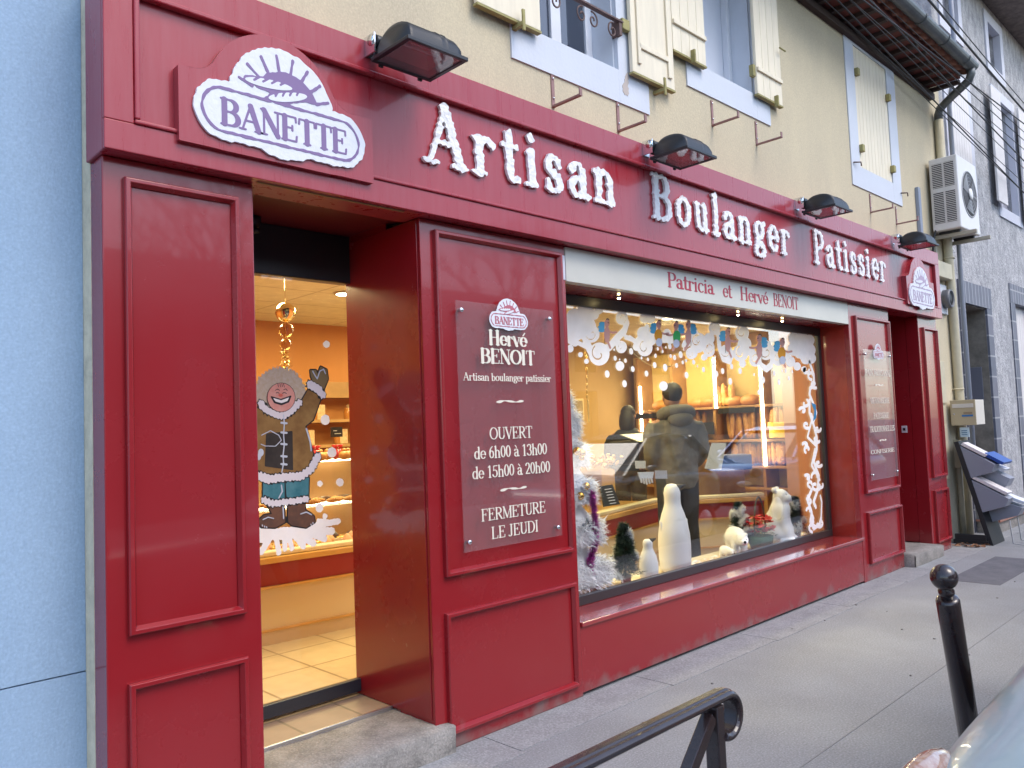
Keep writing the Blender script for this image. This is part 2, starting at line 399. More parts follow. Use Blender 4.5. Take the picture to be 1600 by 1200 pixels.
def fill(mb, loops, y, th, mi=0, fn=None):
    """solid plate with the outline `loops` in x,z: front face at y, back at y+th"""
    fn = fn or (lambda p, d: (p[0], y+d, p[1]))
    sg = [area(L) for L in loops]
    outer = [i for i in range(len(loops)) if sg[i] > 0]; holes = [i for i in range(len(loops)) if sg[i] <= 0]
    for i in outer:
        hs = [h for h in holes if inside(loops[h][0], loops[i])]
        hs = [h for h in hs if not any(j != i and sg[j] < sg[i] and inside(loops[h][0], loops[j]) for j in outer)]
        grp = [loops[i]]+[loops[h] for h in hs]
        flat = [p for L in grp for p in L]
        tri = tessellate_polygon([[Vector((p[0], p[1], 0)) for p in L] for L in grp])
        tri = [t for t in tri if len(set(t)) == 3]
        tt = []
        for t in tri:
            a, b, c = (flat[k] for k in t); s_ = (b[0]-a[0])*(c[1]-a[1])-(c[0]-a[0])*(b[1]-a[1])
            tt.append(t if s_ > 0 else t[::-1])
        mb.add([fn(p, 0) for p in flat], tt, mi)
        if th:
            for L in grp:
                n = len(L); mb.add([fn(p, 0) for p in L]+[fn(p, th) for p in L], [((k+1) % n, k, n+k, n+(k+1) % n) for k in range(n)], mi)
def plate(name, m, parent, fn, x0, x1, z0, z1, h, y, th):
    mb = MB(); cells = []; loops = march(fn, x0, x1, z0, z1, h, cells); idx = {}
    for P in cells:
        f = []
        for p in P:
            k = (round(p[0], 6), round(p[1], 6))
            if k not in idx: idx[k] = len(mb.v); mb.v.append((p[0], y, p[1]))
            if not f or f[-1] != idx[k]: f.append(idx[k])
        if len(set(f)) > 2: mb.f.append(tuple(f)); mb.mi.append(0); mb.sm.append(False)
    for L in loops:
        n = len(L); mb.add([(p[0], y, p[1]) for p in L]+[(p[0], y+th, p[1]) for p in L], [((k+1) % n, k, n+k, n+(k+1) % n) for k in range(n)])
    return mb.build(name, m, parent, fix=False)

# ------------------------------------------------------------------ a serif alphabet drawn with stems, hairlines and bowls
def glyph(ch, T, t):
    s = []
    def l(a, b, c, d, w=T): s.append((a, b, c, d, w))
    def srf(x, y, k=0.12): s.append((x-k, y, x+k, y, t))
    def arc(cx, cy, rx, ry, a0, a1, k=1.0):
        n = 16; P = [(cx+rx*math.cos(R(a0+(a1-a0)*i/n)), cy+ry*math.sin(R(a0+(a1-a0)*i/n)), abs(math.cos(R(a0+(a1-a0)*(i+.5)/n)))**1.3) for i in range(n+1)]
        for p, q in zip(P[:-1], P[1:]): s.append((p[0], p[1], q[0], q[1], (t+(T-t)*p[2])*k))
    def dot(x, y, r): s.append((x, y, x+1e-4, y, 2*r))
    a = .6
    if ch == 'A': l(.07, .02, .35, .98, t); l(.35, .98, .63, .02); l(.17, .36, .52, .36, t); srf(.07, .01, .1); srf(.63, .01); a = .72
    elif ch in 'BPRDEFHIL':
        l(.14, .02, .14, .98); srf(.14, .01, .11); srf(.14, .99, .11)
        if ch == 'B': l(.14, .99, .34, .99, t); arc(.34, .76, .2, .23, 90, -90); l(.14, .525, .36, .525, t); arc(.36, .265, .24, .255, 90, -90); l(.14, .01, .36, .01, t); a = .68
        if ch in 'PR': l(.14, .99, .34, .99, t); arc(.34, .74, .22, .25, 90, -90); l(.14, .49, .34, .49, t); a = .62
        if ch == 'R': l(.32, .5, .6, .03); srf(.64, .01, .08); a = .72
        if ch == 'D': l(.14, .99, .34, .99, t); arc(.36, .5, .32, .49, 90, -90); l(.14, .01, .34, .01, t); a = .78
        if ch in 'EF': l(.14, .99, .55, .99, t); l(.55, .99, .56, .8, t); l(.14, .53, .42, .53, t); l(.42, .43, .42, .63, t); a = .62
        if ch in 'EL': l(.14, .01, .56, .01, t); l(.56, .01, .58, .22, t); a = .65
        if ch == 'H': l(.6, .02, .6, .98); srf(.6, .01); srf(.6, .99); l(.14, .52, .6, .52, t); a = .76
        if ch == 'I': a = .33
    elif ch == 'C': arc(.4, .5, .33, .49, 50, 310); l(.63, .7, .64, .96, t); l(.61, .1, .66, .22, t); a = .74
    elif ch == 'J': l(.24, .98, .24, .14); arc(.12, .14, .12, .15, 0, -150); srf(.24, .99); a = .42
    elif ch == 'M': l(.1, .01, .1, .98, t); l(.1, .98, .42, .06); l(.42, .06, .74, .98, t); l(.74, .01, .74, .98); srf(.1, .01, .1); srf(.74, .01); srf(.07, .99, .07); srf(.76, .99, .1); a = .88
    elif ch == 'N': l(.1, .01, .1, .98, t); l(.1, .98, .6, .02); l(.6, .02, .6, .98, t); srf(.1, .01, .1); srf(.6, .99, .1); srf(.06, .99, .06); a = .72
    elif ch == 'O': arc(.4, .5, .33, .49, 0, 360); a = .8
    elif ch == 'S': arc(.3, .75, .19, .235, 25, 270, 1.0); arc(.3, .265, .21, .25, 90, -155); l(.3, .52, .34, .5); l(.48, .78, .49, .97, t); l(.09, .03, .09, .24, t); a = .58
    elif ch == 'T': l(.33, .02, .33, .98); l(.04, .99, .62, .99, t); l(.04, .99, .03, .78, t); l(.62, .99, .63, .78, t); srf(.33, .01); a = .66
    elif ch == 'U': l(.14, .98, .14, .3); arc(.36, .28, .22, .27, 180, 360); l(.58, .98, .58, .28, t); srf(.14, .99); srf(.58, .99, .1); a = .72
    elif ch == 'V': l(.06, .98, .34, .02); l(.34, .02, .6, .98, t); srf(.06, .99); srf(.6, .99, .1); a = .66
    elif ch in 'aà':
        arc(.22, .46, .15, .18, 160, 0); dot(.1, .5, t*.8); l(.37, .46, .37, .1); arc(.44, .09, .07, .08, 180, 320); arc(.22, .18, .15, .17, 20, 340); l(.22, .35, .37, .4, t); a = .5
        if ch == 'à': l(.14, .95, .27, .77, t*1.5)
    elif ch == 'b': l(.12, .02, .12, .98); l(.02, .96, .12, .98, t); arc(.29, .32, .18, .31, 0, 360); a = .54
    elif ch == 'c': arc(.27, .33, .2, .32, 50, 310); dot(.4, .54, t*1.0); a = .47
    elif ch == 'd': arc(.24, .32, .18, .31, 0, 360); l(.42, .02, .42, .98); l(.32, .96, .42, .98, t); l(.42, .01, .5, .03, t); a = .54
    elif ch in 'eé':
        arc(.27, .33, .2, .32, 0, 318); l(.09, .36, .46, .36, t); a = .5
        if ch == 'é': l(.25, .77, .38, .96, t*1.5)
    elif ch == 'g': arc(.25, .44, .16, .2, 0, 360); arc(.26, -.1, .2, .15, 0, 360); l(.17, .26, .13, .14, t*1.6); l(.13, .12, .36, .05, t*2); l(.36, .6, .48, .64, t*1.6); a = .52
    elif ch in 'hn':
        l(.13, .02, .13, .98 if ch == 'h' else .62); l(.03, .96 if ch == 'h' else .61, .13, .98 if ch == 'h' else .63, t); arc(.29, .42, .16, .22, 165, 0); l(.45, .42, .45, .02); srf(.13, .01, .1); srf(.45, .01, .1); a = .58
    elif ch == 'i': l(.14, .02, .14, .62); l(.04, .6, .14, .63, t); srf(.14, .01, .11); dot(.14, .88, max(.07, T*.55)); a = .29
    elif ch == 'l': l(.14, .02, .14, .98); l(.03, .96, .14, .98, t); srf(.14, .01, .11); a = .29
    elif ch == 'o': arc(.27, .33, .2, .32, 0, 360); a = .54
    elif ch == 'p': l(.12, -.3, .12, .62); l(.02, .61, .12, .63, t); arc(.29, .32, .18, .31, 0, 360); srf(.12, -.31, .1); a = .54
    elif ch == 'r': l(.13, .02, .13, .62); l(.03, .6, .13, .63, t); arc(.28, .46, .15, .16, 165, 55); dot(.39, .55, max(.06, T*.5)); srf(.13, .01, .11); a = .44
    elif ch == 's': arc(.22, .49, .13, .155, 25, 265); arc(.22, .17, .15, .165, 90, -155); l(.2, .35, .26, .31); l(.36, .5, .36, .62, t); l(.07, .03, .07, .18, t); a = .43
    elif ch == 't': l(.17, .13, .17, .86); l(.04, .63, .33, .63, t*1.2); arc(.27, .13, .1, .12, 180, 320); a = .36
    elif ch == 'u': l(.12, .62, .12, .2); arc(.26, .2, .14, .19, 180, 350); l(.41, .62, .41, .02); l(.03, .63, .12, .63, t); l(.32, .63, .41, .63, t); l(.41, .01, .5, .02, t); a = .56
    elif ch == 'v': l(.05, .62, .25, .02); l(.25, .02, .44, .62, t); srf(.05, .63, .09); srf(.44, .63, .08); a = .48
    elif ch == '0': arc(.25, .5, .18, .48, 0, 360); a = .5
    elif ch == '1': l(.25, .02, .25, .97); l(.1, .86, .25, .98, t*1.3); srf(.25, .01); a = .5
    elif ch == '2': arc(.24, .72, .17, .26, 165, -35); l(.38, .57, .08, .05, t*2); l(.07, .05, .44, .05, T*.75); a = .5
    elif ch == '3': arc(.23, .75, .16, .23, 160, -85); arc(.23, .27, .2, .26, 85, -160); a = .5
    elif ch == '5': l(.12, .95, .42, .96, T*.6); l(.12, .95, .1, .55, t*1.3); arc(.22, .31, .2, .3, 125, -160); a = .5
    elif ch == '6': arc(.25, .31, .17, .3, 0, 360); arc(.4, .33, .33, .64, 100, 180); a = .5
    elif ch == '~': arc(.25, .2, .2, .14, 160, 40); arc(.6, .38, .2, .14, 220, 330); a = .85
    else: a = .3
    return s, a
GC = {}
def glyph_loops(ch, T, t, rough, seed):
    k = (ch, T, t, seed if rough else 0)
    if k in GC: return GC[k]
    s, a = glyph(ch, T, t); loops = []
    if s:
        rnd = random.Random(seed*13+ord(ch)); ph = [(rnd.uniform(18, 75), rnd.uniform(0, 6.28), rnd.uniform(0, 6.28)) for _ in range(7)]
        def fn(X, Z):
            d = None
            for q in s:
                e = d_seg(X, Z, *q); d = e if d is None else np.minimum(d, e)
            if rough:
                n = 0
                for f_, p, an in ph: n = n+np.sin((X*math.cos(an)+Z*math.sin(an))*f_+p)
                d = d-rough*(0.15+n/2.6)
            return d
        loops = march(fn, -.2, a+.2, -.5, 1.2, .022 if not rough else .02)
    GC[k] = (loops, a); return GC[k]
def text(mb, st, x0, x1, z, h, y, th, T=.15, t=.055, rough=0.0, mi=0, slope=0.0, gap=0.0):
    adv = [glyph(c, T, t)[1]+gap for c in st]; xs = (x1-x0)/(sum(adv)*h); x = x0
    for i, c in enumerate(st):
        loops, a = glyph_loops(c, T, t, rough, i+1 if rough else 0)
        if loops:
            L2 = [[(x+p[0]*h*xs, z+(x-x0)*slope+p[1]*h) for p in L] for L in loops]; fill(mb, L2, y, th, mi)
        x += (a+gap)*h*xs
    return mb
def words(name, m, parent, *args, **k): return text(MB(), *args, **k).build(name, m, parent, fix=False)

# ================================================================== THE SETTING
def asphalt():
    m = mat('pavement_asphalt', (0.272, 0.278, 0.292), 0.88, var=0.9, vscale=1.3, vcol=(0.215, 0.216, 0.222), bump=0.7, bscale=150, bdist=0.006, speck=.32)
    return m
GR = MB()
GR.add([(-30, -2.2, -0.14), (70, -2.2, -0.14), (70, -40, -0.14), (-30, -40, -0.14)], [(0, 3, 2, 1)])
struct(GR.build('road', mat('road_asphalt', (0.085, 0.085, 0.09), 0.9, var=0.3, vscale=2, bump=0.5, bscale=120)))
struct(MB().add([(-200, -200, -0.16), (300, -200, -0.16), (300, 200, -0.16), (-200, 200, -0.16)], [(0, 1, 2, 3)]).build('ground', mat('far_ground', (0.12, 0.11, 0.10), 0.95)))
struct(MB().box(-30, 70, -2.2, 0.3, -0.15, 0.0).build('pavement', asphalt()))
struct(MB().box(-30, 70, -2.36, -2.203, -0.15, 0.004).build('kerb', mat('kerb_stone', (0.33, 0.32, 0.31), 0.85, var=0.3, vscale=6, bump=0.4, bscale=60), bevel=0.012))
strip = MB()
for i in range(-4, 24):
    x0 = i*1.3+0.2
    strip.box(x0+0.003, x0+1.297, -0.30-0.02*math.sin(i*2.1), -0.001, -0.01, 0.004)
struct(strip.build('pavement_edge_strip', mat('pale_cement_strip', (0.30, 0.305, 0.315), 0.9, var=0.8, vscale=5, vcol=(0.21, 0.21, 0.215), bump=0.5, bscale=60, speck=.3)))
jn = MB()
for y_ in (-1.40,): jn.box(-6, 40, y_-0.003, y_+0.003, -0.01, 0.0025)
for x_ in (0.4, 12.5): jn.box(x_-0.003, x_+0.003, -2.19, -0.31, -0.01, 0.0022)
struct(jn.build('pavement_joint', mat('joint_tar', (0.215, 0.215, 0.22), 0.95)))
patch = MB(); patch.box(8.3, 9.9, -1.0, -0.55, -0.01, 0.003)
struct(patch.build('pavement_patch', mat('dark_patch', (0.15, 0.15, 0.17), 0.9, var=0.3, vscale=6, bump=0.6, bscale=150)))
rnd = random.Random(3)
gum = MB()
for _ in range(34):
    x_, y_ = rnd.uniform(1.2, 9), rnd.uniform(-2.1, -0.05); r_ = rnd.uniform(.004, .013)
    gum.lathe([(r_, 0.0), (r_*.8, .0055)], (x_, y_, 0.0), 7, sx=rnd.uniform(.7, 1.4))
g_ = gum.build('gum_spots', mat('trodden_gum', (0.15, 0.14, 0.14), 0.95)); g_['kind'] = 'stuff'; tag(g_, 'small dark trodden gum spots scattered over the pavement', 'gum spots')

# ================================================================== THE HOUSES
def wall_holes(mb, x0, x1, z0, z1, y0, y1, holes, mi=0):
    xs = sorted(set([x0, x1]+[h[0] for h in holes]+[h[1] for h in holes]))
    for a, b in zip(xs[:-1], xs[1:]):
        z = z0
        for h in sorted([h for h in holes if h[0] < (a+b)/2 < h[1]], key=lambda h: h[2]):
            if h[2] > z: mb.box(a, b, y0, y1, z, h[2], mi)
            z = h[3]
        if z < z1: mb.box(a, b, y0, y1, z, z1, mi)
YW = 0.14
EAVE = 5.93
w1 = (3.60, 4.42, 4.12, 5.6); w2 = (5.57, 6.41, 4.48, 5.75); w3 = (8.62, 9.56, 4.29, 5.66)
shop = (0.969+0.05, 10.2, -0.1, 2.78)
house = thing('yellow_house', 'ochre rendered house with pale yellow shutters above the red shop', 'house', (0.969, YW, 0))
mb = MB(); wall_holes(mb, 1.0, 11.46, 0, EAVE+0.1, YW, YW+0.34, [w1, w2, w3, shop]); mb.build('wall', STUC, house)
MB().box(0.969, 0.999, YW, YW+0.6, 0, EAVE+0.1).build('wall_edge', STUCD, house)
MB().box(1.0, 11.46, YW+0.36, 7.0, 3.05, EAVE+0.1).box(1.0, 11.46, 4.4, 7.0, 0, 3.05).box(9.8, 11.46, YW+.36, 4.4, 0, 3.05).build('upper_storey', STUC, house)
# roof: slope of tiles, soffit, gutter
rf = MB()
tilem = mat('terracotta_tiles', (0.30, 0.13, 0.085), 0.8, var=0.5, vscale=8)
for i in range(52):
    x_ = 0.75+i*0.2
    rf.tube([(x_, -0.36, EAVE-0.02), (x_, 1.6, EAVE+0.62), (x_, 4.0, EAVE+1.45)], [.085, .095, .095], 8)
rf.add([(0.7, -0.33, EAVE-0.05), (11.1, -0.33, EAVE-0.05), (11.1, 4.0, EAVE+1.4), (0.7, 4.0, EAVE+1.4)], [(0, 1, 2, 3)])
rf.build('roof', tilem, house)
MB().box(0.7, 11.0, -0.26, YW, EAVE-0.11, EAVE-0.06).build('soffit', mat('red_brown_soffit', (0.17, 0.045, 0.035), 0.8, var=0.4, vscale=10, stretch=(4, 1, 1)), house)
ft = MB()
for i in range(35): ft.box(0.8+i*0.3, 0.86+i*0.3, -0.24, YW, EAVE-0.16, EAVE-0.112)
ft.box(0.75, 11.1, YW-0.06, YW-0.002, EAVE-0.24, EAVE-0.165); ft.build('rafter_end', mat('dark_old_wood', (0.06, 0.04, 0.035), 0.85), house, split=True)
def surround(w, m, l, r, b, t_, parent):
    q = MB(); q.box(w[0]-l, w[0]+.003, YW-0.012, YW+0.02, w[2]-b, w[3]+t_); q.box(w[1]-.003, w[1]+r, YW-0.012, YW+0.02, w[2]-b, w[3]+t_)
    q.box(w[0]+.0031, w[1]-.0031, YW-0.0115, YW+0.0195, w[2]-b, w[2]+.003); q.box(w[0]+.0031, w[1]-.0031, YW-0.0115, YW+0.0195, w[3]-.003, w[3]+t_)
    q.box(w[0]-.002, w[0]+.02, YW+.021, YW+.33, w[2], w[3]); q.box(w[1]-.02, w[1]+.002, YW+.021, YW+.33, w[2], w[3])
    q.box(w[0]+.021, w[1]-.021, YW+.021, YW+.33, w[2]-.005, w[2]+.02); q.box(w[0]+.021, w[1]-.021, YW+.021, YW+.33, w[3]-.02, w[3])
    return q.build('surround', m, parent)
def shutter(parent, x0, x1, z0, z1, y, planks, batten=None, flip=False):
    q = MB(); w_ = (x1-x0)/planks
    for i in range(planks): q.box(x0+i*w_+.002, x0+(i+1)*w_-.002, y, y+.03, z0+.004, z1)
    q.box(x0, x1, y+.006, y+.028, z0, z1)
    if batten:
        for zb in batten: q.box(x0+.004, x1-.004, y-.018, y+.001, zb, zb+.035)
    e = MB(); e.box(x0-.001, x1+.001, y-.004, y+.034, z0-.014, z0)
    sh = q.build('shutter', SHUT, parent, bevel=.003)
    e.build('shutter_edge', SHUTE, sh); return sh
WINF = mat('white_window_frame', (0.72, 0.74, 0.79), 0.45)
DARKR = mat('dark_room', (0.05, 0.06, 0.085), 0.6)
win = MB()
W1 = bpy.data.objects.new('window', None)
def window(w, name='window'):
    o = bpy.data.objects.new(name, None); COL.objects.link(o); o.parent = house; ORG[o] = ORG[house]; return o
o1 = window(w1)
surround(w1, WSURR, .25, .35, .235, .2, o1)
fr = MB(); y_ = YW+.2
for a, b in ((w1[0]+.02, w1[0]+.09), (w1[0]+.36, w1[0]+.46), (w1[1]-.09, w1[1]-.02)): fr.box(a, b, y_, y_+.05, w1[2]+.02, w1[3]-.02)
fr.box(w1[0]+.09, w1[0]+.36, y_+.005, y_+.045, w1[2]+.02, w1[2]+.09); fr.box(w1[0]+.46, w1[1]-.09, y_+.005, y_+.045, w1[2]+.02, w1[2]+.09)
fr.box(w1[0]+.09, w1[0]+.36, y_+.005, y_+.045, w1[2]+.66, w1[2]+.69); fr.box(w1[0]+.46, w1[1]-.09, y_+.005, y_+.045, w1[2]+.66, w1[2]+.69)
fr.build('frame', WINF, o1, bevel=.004)
MB().box(w1[0]+.05, w1[1]-.05, y_+.02, y_+.028, w1[2]+.04, w1[3]-.04).build('pane', mat('dark_pane', (0.035, 0.045, 0.07), 0.05, coat=1.0), o1)
shutter(o1, 3.03, 3.57, 4.10, 5.6, YW-.06, 1)
shutter(o1, 4.52, 5.045, 4.125, 5.65, YW-.06, 1)
q = MB(); q.box(4.60, 4.96, YW-.075, YW-.061, 4.32, 4.36); q.box(4.58, 4.615, YW-.075, YW-.061, 4.2, 5.6); q.box(4.955, 5.0, YW-.075, YW-.061, 4.2, 5.6); q.build('shutter_rail', SHUT, o1, bevel=.004)
MB().box(4.44, 4.53, YW-.05, YW-.012, 4.42, 4.5).build('shutter_hinge', SHUTE, o1, bevel=.006)
q = MB()
for a in (3.36, 4.84): q.box(a, a+.03, YW-.10, YW-.0, 4.06, 4.085); q.box(a+.005, a+.025, YW-.105, YW-.093, 4.03, 4.16)
q.build('shutter_stop', SHUTE, o1, split=True)
pk = MB(); fill(pk, march(lambda X, Z: U(d_ell(X, Z, 4.50, 4.06, .022, .07, -.3), d_ell(X, Z, 4.485, 4.0, .035, .045, .2))+.006*np.sin(X*190)*np.sin(Z*160), 4.4, 4.6, 3.9, 4.2, .006), YW-.0145, .002)
pk.build('flaked_paint', mat('bare_render_patch', (0.5, 0.44, 0.40), 0.9), o1)
gd = thing('window_guard', 'rusty wrought iron scroll rail across the window sill opening', 'window guard', (3.6, .1, 4.3))
q = MB(); yg = .10
q.bar((3.57, yg, 4.46), (4.44, yg, 4.46), .035, .012); q.box(4.40, 4.43, yg-.01, YW+.02, 4.36, 4.47)
q.build('top_rail', IRON, gd)
for cx_, sg in ((3.74, 1), (4.0, -1), (4.12, 1), (4.33, -1)):
    P = []
    for i in range(34):
        a = i/33; th_ = a*2.6*math.pi; r_ = .012+.055*a
        P.append((cx_+sg*r_*math.cos(th_)*.8, yg, 4.39-.02+r_*math.sin(th_)*.9))
    MB().tube(P, .006, 6).build('scroll', IRON, gd)
o2 = window(w2)
surround(w2, WSURR, .27, .235, .22, .2, o2)
MB().box(w2[0]+.02, w2[1]-.02, YW+.26, YW+.30, w2[2]+.02, w2[3]-.02).build('blind', mat('white_blind', (0.62, 0.66, 0.74), 0.8), o2)
MB().box(w2[0]+.02, w2[0]+.09, YW+.2, YW+.259, w2[2]+.02, w2[3]-.02).box(w2[1]-.07, w2[1]-.02, YW+.2, YW+.259, w2[2]+.02, w2[3]-.02).build('frame', WINF, o2, bevel=.004, split=True)
shutter(o2, 5.05, 5.515, 4.455, 5.9, YW-.06, 4, batten=(4.66,))
shutter(o2, 6.34, 6.80, 4.465, 5.9, YW-.06, 4, batten=(4.67,))
q = MB()
for a in (5.29, 6.64): q.box(a, a+.02, YW-.095, YW-.06, 4.42, 4.52)
q.tube([(6.72, YW-.10, 4.98), (6.83, YW-.10, 4.98)], .008, 6); q.box(6.30, 6.36, YW-.05, YW-.01, 4.62, 4.72); q.build('shutter_stop', SHUTE, o2, split=True)
o3 = window(w3)
surround(w3, WSURR, .22, .25, .23, .22, o3)
q = shutter(o3, w3[0]+.005, w3[1]-.005, w3[2]+.005, w3[3]-.005, YW-.002, 10)
q = MB()
for x_, z_ in ((8.66, 4.5), (8.66, 5.35), (9.54, 4.45), (9.54, 5.3)): q.box(x_-.03, x_+.03, YW-.05, YW-.003, z_-.04, z_+.04)
q.build('hinge', SHUTE, o3, bevel=.006, split=True)
q = MB()
for x_, z_ in ((8.5, 4.31), (9.83, 4.22)): q.tube([(x_-.07, YW-.02, z_-.01), (x_+.02, YW-.06, z_), (x_+.03, YW-.06, z_-.04)], .008, 6)
q.build('shutter_stop', IRON, o3, split=True)
# gutter, downpipes
gut = MB(); n = 10
prof = [(-0.40+.075*math.cos(math.pi+math.pi*i/n), EAVE+.0+.075*math.sin(math.pi+math.pi*i/n)) for i in range(n+1)]
prof2 = [(-0.40+.068*math.cos(math.pi+math.pi*i/n), EAVE+.0+.068*math.sin(math.pi+math.pi*i/n)) for i in range(n, -1, -1)]
gut.prism(prof+prof2, lambda p, s_: ((0.5, 11.0)[s_], p[0], p[1]))
ZINC = mat('weathered_zinc', (0.17, 0.185, 0.19), 0.5, metal=0.5, var=0.4, vscale=6)
gth = thing('rain_gutter', 'grey zinc half round gutter under the tiled eave with swan neck outlet', 'gutter', (5, -.4, EAVE))
gut.build('trough', ZINC, gth)
q = MB()
for i in range(14): q.tube([(0.9+i*.75, -.40+.08*math.cos(math.pi+math.pi*k/10), EAVE+.08*math.sin(math.pi+math.pi*k/10)) for k in range(11)], .007, 5)
q.build('strap', ZINC, gth, split=True)
MB().tube([(10.93, -.40, EAVE-.05), (10.93, -.40, EAVE-.12), (10.95, -.36, EAVE-.19), (11.06, -.12, EAVE-.29), (11.16, .05, EAVE-.36), (11.18, .078, EAVE-.42), (11.18, .08, EAVE-.52)], .05, 12).build('swan_neck', ZINC, gth)
dp = thing('downpipe', 'cream painted downpipe at the end of the yellow house wall', 'pipe', (11.2, .08, 0))
PIPE = mat('cream_pipe_paint', (0.60, 0.54, 0.38), 0.55, var=0.2, vscale=4)
MB().tube([(11.18, .08, EAVE-.5), (11.18, .08, 4.0), (11.22, .08, 2.4), (11.22, .08, .05)], .055, 14).build('pipe', PIPE, dp)
q = MB()
for z_ in (4.9, 3.6, 1.9): q.tube([(11.2+.064*math.cos(R(k*30)), .08+.064*math.sin(R(k*30)), z_) for k in range(13)], .009, 5)
q.build('collar', PIPE, dp, split=True)
tag(MB().tube([(11.08, .10, .95), (11.08, .10, .0)], .035, 10).box(11.04, 11.12, .065, .139, .9, 1.25).build('service_pipe', PIPE), 'short cream service duct with dark box low on the wall behind the rack', 'pipe')
# wall brackets
def bracket(x, z, label):
    t_ = thing('wall_bracket', label, 'bracket', (x, YW, z), 'shelf brackets under the upper windows')
    q = MB(); q.box(x-.014, x+.014, YW-.008, YW-.0005, z, z+.215); q.build('strap', PINKM, t_)
    q = MB(); q.box(x-.012, x+.012, YW-.24, YW-.0085, z, z+.012); q.box(x-.012, x+.012, YW-.24, YW-.232, z+.012, z+.05); q.build('arm', PINKM, t_)
    q = MB()
    for zz in (.19, .06): q.lathe([(.008, 0), (.006, .008)], (x, YW-.008, z+zz), 8, axis=(0, -1, 0))
    q.build('screw', STEEL, t_, split=True); return t_
b0 = bracket(3.718, 3.668, 'pink iron shelf bracket under the first upper window, nearer the big logo')
for x_, z_, l_ in ((4.394, 3.668, 'pink iron shelf bracket under the scroll railed window, just before the second floodlight'), (5.655, 4.018, 'thin rusty shelf bracket under the second upper window, its left one'),
                   (6.376, 4.022, 'thin rusty shelf bracket under the second upper window, its right one'), (8.85, 3.825, 'thin rusty shelf bracket under the closed shutter, left of the pair'), (9.6, 3.81, 'thin rusty shelf bracket under the closed shutter, nearest the grey cable duct')):
    dup(b0, (x_-3.718, 0, z_-3.668), l_)
# blue neighbour
bh = thing('blue_house', 'pale blue rendered house front left of the red shop', 'house', (-2, .245, 0))
q = MB(); q.box(-7, .968, .245, 6.0, .733, 7.5); q.build('wall', BLUEW, bh)
q = MB(); q.box(-7, .968, .243, 6.0, 0, .727); q.build('plinth', BLUEW, bh)
# grey neighbour
gh = thing('grey_house', 'rough grey rendered house beyond the downpipe with brick framed doorway', 'house', (11.5, YW, 0))
ROUGH = mat('grey_roughcast', (0.55, 0.545, 0.55), 0.95, var=0.85, vscale=7, vcol=(0.24, 0.24, 0.26), bump=1.0, bscale=32, bdist=0.03, stretch=(1.3, 1.3, .8))
gd_ = (11.96, 12.96, .12, 3.1); gw2 = (14.5, 15.5, 1.2, 3.3); gu0 = (11.85, 12.75, 4.9, 6.3); gu1 = (14.2, 15.2, 4.8, 6.6); gs = (14.12, 14.8, 7.1, 7.8); gs2 = (11.9, 12.6, 7.1, 7.8)
q = MB(); wall_holes(q, 11.47, 22, 0, 8.1, YW+.02, YW+.7, [gd_, gw2, gu0, gu1, gs, gs2]); q.build('wall', ROUGH, gh)
MB().box(11.47, 22, YW+.72, 6, 0, 8.1).build('rear_wall', mat('dark_interior', (0.10, 0.09, 0.085), 0.9), gh)
BR = tile_mat('grey_blue_bricks', (0.13, 0.14, 0.18), (0.17, 0.17, 0.21), (0.36, 0.36, 0.38), 1.0, .34, .30, .012, axis='xz', off=0.0)
BRL = tile_mat('grey_blue_lintel_bricks', (0.13, 0.14, 0.18), (0.17, 0.17, 0.21), (0.36, 0.36, 0.38), 1.0, .15, .5, .012, axis='xz', off=0.0)
for w_ in (gd_, gw2):
    q = MB(); q.box(w_[0]-.24, w_[0]+.005, YW-.0, YW+.3, 0.0, w_[3]-.006); q.box(w_[1]-.005, w_[1]+.24, YW-.0, YW+.3, 0.0, w_[3]-.006); q.build('brick_jamb', BR, gh, split=True)
    MB().box(w_[0]-.24, w_[1]+.24, YW-.004, YW+.29, w_[3]-.005, w_[3]+.3).build('brick_lintel', BRL, gh)
STN = mat('dirty_reveal', (0.30, 0.26, 0.21), 0.9, var=0.5, vscale=4, bump=0.4, bscale=20)
q = MB(); q.box(12.945, 12.99, YW+.03, YW+.75, .12, 3.1); q.box(11.96, 12.945, YW+.03, YW+.75, 3.08, 3.13); q.build('door_reveal', STN, gh)
MB().box(11.97, 12.94, YW+.62, YW+.68, .12, 3.08).build('door', mat('old_grey_door', (0.16, 0.15, 0.15), 0.7), gh)
MB().box(12.93, 12.944, YW+.12, YW+.42, 1.75, 2.25).build('meter_cover', mat('grey_meter', (0.16, 0.16, 0.19), 0.5), gh, bevel=.006)
q = MB(); q.box(11.75, 13.6, -.12, YW-.005, 0.0, .15); q.build('door_step', CONC, gh)
q = MB(); q.box(11.72, 13.63, -.15, YW-.005, .151, .19); q.build('step_tiles', tile_mat('red_step_tiles', (0.33, 0.14, 0.10), (0.40, 0.20, 0.14), (0.3, 0.27, 0.25), 1, .22, .22, .01, axis='xy', off=0), gh)
GSH = mat('bleached_white_shutter', (0.74, 0.70, 0.68), 0.6, var=0.1, vscale=5)
def gshut(x0, x1, z0, z1, y, nm='shutter'):
    q = MB(); n = 8; w_ = (x1-x0)/n
    for i in range(n): q.box(x0+i*w_+.003, x0+(i+1)*w_-.003, y, y+.03, z0, z1)
    q.box(x0, x1, y+.006, y+.028, z0+.001, z1-.001); return q.build(nm, GSH, gh)
gshut(gw2[0]+.01, gw2[1]-.01, gw2[2], gw2[3]-.01, YW+.1); gshut(gu0[0]+.01, gu0[1]-.01, gu0[2], gu0[3], YW-.01)
gshut(13.66, 14.16, 4.8, 6.6, YW-.09); gshut(15.24, 15.8, 4.75, 6.65, YW-.09)
